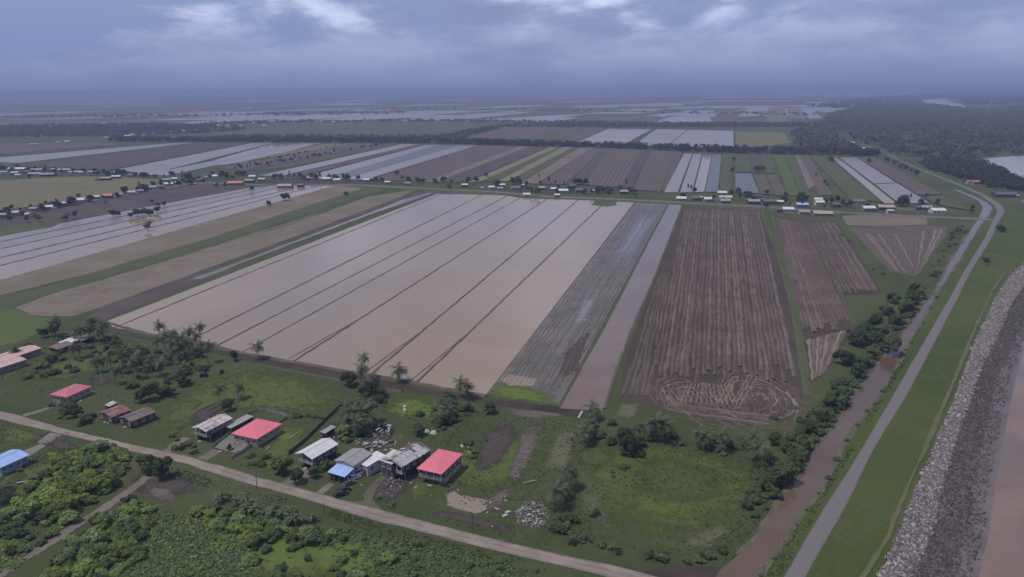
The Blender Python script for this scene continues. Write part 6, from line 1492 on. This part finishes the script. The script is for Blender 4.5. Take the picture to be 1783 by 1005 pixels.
# ================================================================ VILLAGE HOUSES FAR OFF
VR = random.Random(31)
def cottage(px, py, wpx, rmat, wmat=None, deep=.75, roof='gable', rot=None, h=3.2, family='street', cname=None, veranda=False):
    p = G(px, py); k = (p - Vector((0, 0, HC))).dot(F_) / FPX; W = wpx * k; L = W * deep
    e = empty('village_house', p, R(VR.uniform(-14, 6)) if rot is None else R(rot)); X, Y = W / 2, L / 2; rise = min(1.8, L * .24)
    m = MB(); m.box(0, 0, h / 2, W - .8, L - .8, h)
    for s_ in (-1, 1): m.add([(s_ * (X - .5), -Y + .4, h), (s_ * (X - .5), Y - .4, h), (s_ * (X - .5), 0, h + rise * .88), (s_ * (X - .7), -Y + .4, h), (s_ * (X - .7), Y - .4, h), (s_ * (X - .7), 0, h + rise * .88)], [(0, 1, 2), (5, 4, 3)])
    m.build('wall', wmat or VR.choice([W_CREAM, W_GREY, W_WHITE, W_WOOD, W_CREAM]), e)
    if roof == 'gable': fs = [[(-X, -Y, h), (X, -Y, h), (X, 0, h + rise), (-X, 0, h + rise)], [(-X, .004, h + rise), (X, .004, h + rise), (X, Y, h), (-X, Y, h)]]
    else: r = max(.5, X - Y); fs = [[(-X, -Y, h), (X, -Y, h), (r, 0, h + rise), (-r, 0, h + rise)], [(X, -Y, h), (X, Y, h), (r, 0, h + rise)], [(X, Y, h), (-X, Y, h), (-r, 0, h + rise), (r, 0, h + rise)], [(-X, Y, h), (-X, -Y, h), (-r, 0, h + rise)]]
    roof_faces(fs, rmat, 'roof', e, .15)
    if wpx > 9:
        for i in range(3):
            x = (i - 1) * (W - 1.5) / 3
            m = MB(); m.box(x, -Y + .37, h * (.55 if i != 1 else .36), 1.3 if i != 1 else 1.0, .08, 1.2 if i != 1 else h * .68); m.build('window' if i != 1 else 'door', GLASS if i != 1 else DOORM, e)
    tag(e, None, 'house'); e['roofword'] = {'white_zinc_roof': 'white', 'grey_zinc_roof': 'grey', 'red_roof': 'red', 'beige_roof': 'beige', 'brown_roof': 'brown', 'dark_grey_roof': 'dark grey', 'blue_roof': 'blue', 'rusty_white_roof': 'rust-stained', 'pink_beige_roof': 'pinkish', 'faded_red_roof': 'faded red', 'maroon_roof': 'maroon'}[rmat.name]
    fam('house_' + family, e, px); return e
Wt, Gr, Be, Br, Dk, Rd, Ru, Pk, Bl = WHITE_R, GREY_R, BEIGE, BROWN_R, DARK_R, RED, RUSTW, PINKB, BLUE_R
for px, py, w_, mt in ((1186, 350, 17, Wt), (1211, 349, 15, Br), (1222, 348, 8, Wt), (1233, 351, 17, Wt), (1257, 340, 16, Wt), (1263, 348, 22, Ru), (1262, 354, 18, Gr), (1312, 355, 20, Gr), (1302, 352, 10, Br), (1325, 352, 12, Dk), (1341, 355, 26, Dk), (1358, 356, 12, Wt), (1371, 369, 20, Wt), (1356, 370, 12, Dk), (1396, 361, 20, Bl), (1399, 374, 18, Gr), (1424, 352, 14, Wt), (1426, 357, 16, Wt), (1431, 376, 32, Be), (1455, 361, 14, Br), (1494, 355, 22, Br), (1511, 367, 22, Wt), (1541, 365, 28, Be), (1597, 366, 12, Dk), (1612, 366, 18, Gr), (1631, 371, 24, Wt), (1549, 372, 12, Pk)):
    cottage(px, py, w_, mt, family='street_east', rot=-4 + VR.uniform(-8, 8))
for px, py, w_, mt in ((810, 326, 11, Wt), (856, 330, 11, Wt), (875, 326, 10, Wt), (871, 332, 11, Gr), (898, 331, 17, Br), (910, 326, 7, Wt), (917, 343, 13, Wt), (944, 331, 12, Be), (965, 333, 12, Wt), (981, 336, 17, Wt), (997, 328, 10, Gr), (1009, 335, 15, Br), (1032, 336, 7, Wt), (1086, 338, 15, Gr), (840, 331, 5, Wt), (970, 344, 10, Wt)):
    cottage(px, py, w_, mt, family='street_middle', rot=VR.uniform(-12, 4))
for px, py, w_, mt in ((440, 311, 12, Wt), (411, 322, 25, Rd), (497, 327, 25, Be), (435, 318, 16, Gr), (569, 315, 13, Wt), (587, 317, 12, Wt), (536, 314, 9, Gr), (638, 317, 11, Wt), (648, 315, 7, Rd), (675, 321, 10, Wt), (710, 323, 11, Gr), (524, 326, 12, Br), (456, 316, 12, Ru)):
    cottage(px, py, w_, mt, family='street_west', rot=VR.uniform(-4, 10))
for px, py, w_, mt in ((26, 375, 17, Ru), (5, 379, 14, Gr), (48, 378, 8, Wt), (59, 368, 12, Gr), (70, 367, 8, Wt), (85, 365, 15, Wt), (95, 367, 9, Br), (105, 360, 11, Wt), (115, 358, 11, Wt), (126, 355, 14, Gr), (146, 352, 22, Wt), (169, 347, 11, Wt), (188, 345, 16, Rd), (209, 343, 12, Gr), (230, 339, 13, Ru), (245, 336, 10, Gr), (264, 330, 17, Gr), (294, 324, 14, Wt), (304, 315, 10, Wt), (290, 317, 12, Gr), (310, 321, 9, Wt), (282, 329, 10, Br), (379, 310, 17, Wt), (328, 312, 9, Gr), (362, 312, 10, Gr), (347, 317, 11, Br)):
    cottage(px, py, w_, mt, family='left_lane', rot=VR.uniform(10, 24))
for px, py, w_, mt in ((32, 297, 30, Wt), (64, 299, 22, Gr), (27, 304, 13, Wt), (32, 308, 10, Wt), (62, 306, 22, Gr), (84, 307, 24, Gr), (113, 299, 22, Be), (128, 303, 16, Gr), (141, 303, 10, Wt), (161, 303, 14, Gr), (195, 304, 12, Wt), (203, 311, 15, Wt), (185, 314, 18, Gr), (246, 307, 10, Wt), (6, 295, 7, Wt), (94, 298, 9, Ru), (50, 302, 12, Br), (172, 315, 11, Dk), (8, 303, 14, Gr), (264, 308, 10, Gr), (228, 308, 9, Gr)):
    cottage(px, py, w_, mt, deep=.5, family='left_village', rot=VR.uniform(-3, 8))
for px, py, w_, mt in ((117, 249, 8, Wt), (60, 254, 14, Gr), (103, 250, 8, Gr), (230, 237, 7, Wt), (222, 239, 9, Wt), (250, 238, 6, Gr), (279, 233, 6, Wt), (301, 232, 12, Gr), (318, 230, 8, Wt), (341, 229, 6, Wt), (332, 230, 5, Gr), (195, 243, 10, Gr), (268, 235, 5, Wt), (185, 242, 8, Be)):
    cottage(px, py, w_, mt, W_WHITE, .6, family='far_lane', rot=15, h=4)
for px, py, w_, mt in ((93, 222, 9, Wt), (70, 222, 5, Wt), (22, 221, 6, Gr), (183, 217, 8, Wt), (210, 222, 4, Wt), (205, 219, 5, Gr), (265, 222, 11, Gr), (289, 222, 5, Wt), (398, 221, 7, Gr), (419, 221, 4, Wt), (380, 221, 6, Wt), (442, 216, 5, Wt), (460, 221, 7, Wt), (420, 221, 5, Wt), (580, 214, 7, Wt), (560, 214, 4, Gr), (706, 212, 7, Wt), (717, 211, 5, Gr), (787, 211, 6, Wt), (770, 210, 5, Gr), (894, 219, 3, Wt), (1094, 216, 3, Wt), (1143, 218, 4, Wt), (1181, 217, 4, Wt), (1165, 219, 4, Wt), (432, 190, 16, Wt), (521, 193, 4, Wt), (243, 202, 4, Wt), (834, 212, 4, Gr)):
    cottage(px, py, w_, mt, W_WHITE, .6, family='far_plain', rot=0, h=5)
for px, py, w_, mt in ((1448, 236, 6, Wt), (1458, 240, 6, Wt), (1453, 238, 4, Gr), (1472, 247, 9, Gr), (1482, 252, 12, Wt), (1475, 254, 6, Wt), (1500, 262, 11, Wt), (1510, 266, 6, Wt), (1492, 260, 6, Gr), (1415, 221, 8, Gr), (1524, 264, 5, Wt)):
    cottage(px, py, w_, mt, W_WHITE, .6, family='wood_lane', rot=-25, h=4.5)
for px, py, w_, mt in ((1698, 321, 12, Rd), (1686, 320, 8, Rd), (1748, 343, 36, Dk), (1771, 346, 5, Wt)):
    cottage(px, py, w_, mt, None, .6, family='river_bend', rot=-6, h=3.6)

# ================================================================ LABELS FOR WHAT COMES IN NUMBERS
PH = {
 'palm_cluster': ('coconut palm in the windblown clump at the paddy edge', 'coconut palms clumped at the paddy edge'),
 'palm_lone': ('lone coconut palm standing on the bank before the flooded paddies', None),
 'palm_lawn': ('coconut palm on the open lawn above the red bungalow', 'coconut palms on the lawn'),
 'palm_ditch': ('coconut palm rising from dark trees beside the ditch', 'coconut palms beside the ditch'),
 'palm_ditch2': ('single windswept coconut palm on the ditch bank against pale water', None),
 'palm_pair': ('coconut palm of the close pair on the ditch bank', 'pair of coconut palms on the ditch bank'),
 'palm_garden': ('coconut palm in the garden grove behind the grey roof house', 'coconut palms behind the grey roof house'),
 'palm_rusty': ('coconut palm among the bushes behind the bright lawn', 'coconut palms behind the bright lawn'),
 'palm_strip': ('coconut palm in the short row below the brown flooded strip', 'coconut palms below the flooded strip'),
 'palm_meadow_a': ('coconut palm in the dense clump at the top of the meadow', 'coconut palms at the top of the meadow'),
 'palm_meadow_b': ('coconut palm below the straw swirls at the meadow edge', 'coconut palms below the straw swirls'),
 'palm_meadow_c': ('coconut palm in the bushes where meadow meets the canal belt', 'coconut palms near the canal belt'),
 'palm_rubble': ('leaning coconut palm beside the rubble pile', 'coconut palms beside the rubble'),
 'palm_left': ('coconut palm over the dark tree left of the shacks', 'coconut palms left of the shacks'),
 'palm_west': ('coconut palm around the shacks by the paddy corner', 'coconut palms round the shacks'),
 'palm_pole': ('coconut palm near the two thin white poles', 'coconut palms near the white poles'),
 'palm_grove': ('coconut palm in the bushy grove above the lawn', 'coconut palms in the grove'),
 'palm_corner': ('coconut palm in the scrub at the lower left picture corner', None),
 'palm_roof': ('coconut palm between the two pink-beige roofs', 'coconut palms between pink-beige roofs'),
 'palm_slope': ('coconut palm among the bushes below the shacks', 'coconut palms below the shacks'),
 'tree_garden_dark': ('dark leafy tree in the gardens along the road', 'garden trees'), 'tree_garden_mid': ('mid green tree in the gardens along the road', 'garden trees'), 'tree_garden_bare': ('thin half-bare tree in the gardens', 'garden trees'),
 'tree_canal_dark': ('dark dense tree on the left canal bank', 'trees on the canal bank'), 'tree_canal_mid': ('lighter green tree on the left canal bank', 'trees on the canal bank'),
 'tree_canal_hedge': ('leafy tree in the hedge along the left canal bank', 'hedge trees on the canal bank'), 'plantain': ('pale plantain plant with large drooping leaves below the gravel road', 'plantain plants below the road'), 'tree_bend': ('dark tree right of the road near the canal bridge', 'trees near the bridge'), 'tree_dyke': ('lone thin-crowned tree on the grass dyke', None),
 'tree_left_fields': ('tree standing by the flooded strips in the left fields', 'trees in the left fields'), 'tree_street_west': ('tree at the western end of the village street', 'trees of the village street'),
 'tree_street_middle': ('tree at the middle stretch of the village street', 'trees of the village street'), 'tree_street_east': ('tree at the eastern end of the village street', 'trees of the village street'),
 'tree_row_lower': ('small tree in the nearer field-edge row beyond the street', 'field-edge trees'), 'tree_row_upper': ('small tree in the farther field-edge row beyond the street', 'field-edge trees'),
 'tree_left_village': ('dark tree among the houses of the left village', 'trees of the left village'),
 'bush_scrub': ('bush in the dense scrub thicket left of the dirt track', 'scrub bushes'), 'bush_lower': ('bright bush right of the dirt track', 'bushes right of the dirt track'),
 'bush_roadside': ('low bush in the strip under the gravel road', 'bushes under the road'), 'bush_bottom': ('low bush in the rough ground along the bottom', 'bushes along the bottom'),
 'bush_corner': ('dull bush in the lower left corner scrub', 'corner bushes'), 'bush_west': ('bush on the slope below the shacks', 'bushes below the shacks'), 'bush_grove': ('bush under the palms of the grove', 'bushes of the grove'),
 'bush_path': ('bush along the path of the pink roof house', 'bushes by the path'), 'bush_porch': ('bush before the rusty white house', 'front garden bushes'), 'bush_front': ('bush on the grass before the bungalow yard', 'front garden bushes'),
 'bush_yard': ('bush under the palms behind the grey roof house', 'bushes behind the houses'), 'bush_white_house': ('bush beside the white gabled house', 'bushes by the white house'), 'bush_behind': ('bush between bright lawn and rusty house', 'bushes behind the rusty house'),
 'bush_red_house': ('bush right of the red two-storey house', 'bushes by the red house'), 'bush_hedge': ('clipped dark bush in the hedge across the lawn', 'hedge bushes'), 'bush_meadow_edge': ('bush in the belt along the top of the meadow', 'bushes at the meadow top'),
 'bush_thicket': ('dark bush in the thicket left of the meadow', 'thicket bushes'), 'bush_bank': ('dark bush in the belt along the left canal bank', 'bushes on the canal bank'), 'bush_upper_bank': ('bush on the canal bank near the bridge', 'bushes near the bridge'),
 'bush_canal_rim': ('small dark bush on the right rim of the canal', 'bushes on the canal rim'), 'bush_verge': ('bush in the rough verge below the meadow', 'bushes of the verge'), 'bush_single': ('single bush standing apart in grass or field edge', 'single bushes'),
 'house_street_east': ('roofed house at the eastern end of the village street', 'houses of the village street'), 'house_street_middle': ('roofed house on the middle of the village street', 'houses of the village street'),
 'house_street_west': ('roofed house at the western end of the village street', 'houses of the village street'), 'house_left_lane': ('roofed house on the left lane below the olive pasture', 'houses of the left lane'),
 'house_left_village': ('roofed house in the left village above the pasture', 'houses of the left village'), 'house_far_lane': ('roofed house along the far left lane', 'houses of the far lane'),
 'house_far_plain': ('roofed house far out on the plain', 'houses on the far plain'), 'house_wood_lane': ('roofed house on the lane by the forest', 'houses by the forest'), 'house_river_bend': ('roofed house by the river inlet', 'houses by the inlet'),
}
for key, L in FAM.items():
    if key not in PH: continue
    L.sort(key=lambda t: t[0]); base, grp = PH[key]; n = len(L)
    for i, (px, o) in enumerate(L):
        b = base
        if key.startswith('house_'):
            b = o['roofword'] + '-' + base; del o['roofword']
        if n > 1:
            o['label'] = f'{b}, {"leftmost" if i == 0 else "rightmost" if i == n - 1 else ordinal(i + 1) + " from left"}'
            o['group'] = grp
        else: o['label'] = b
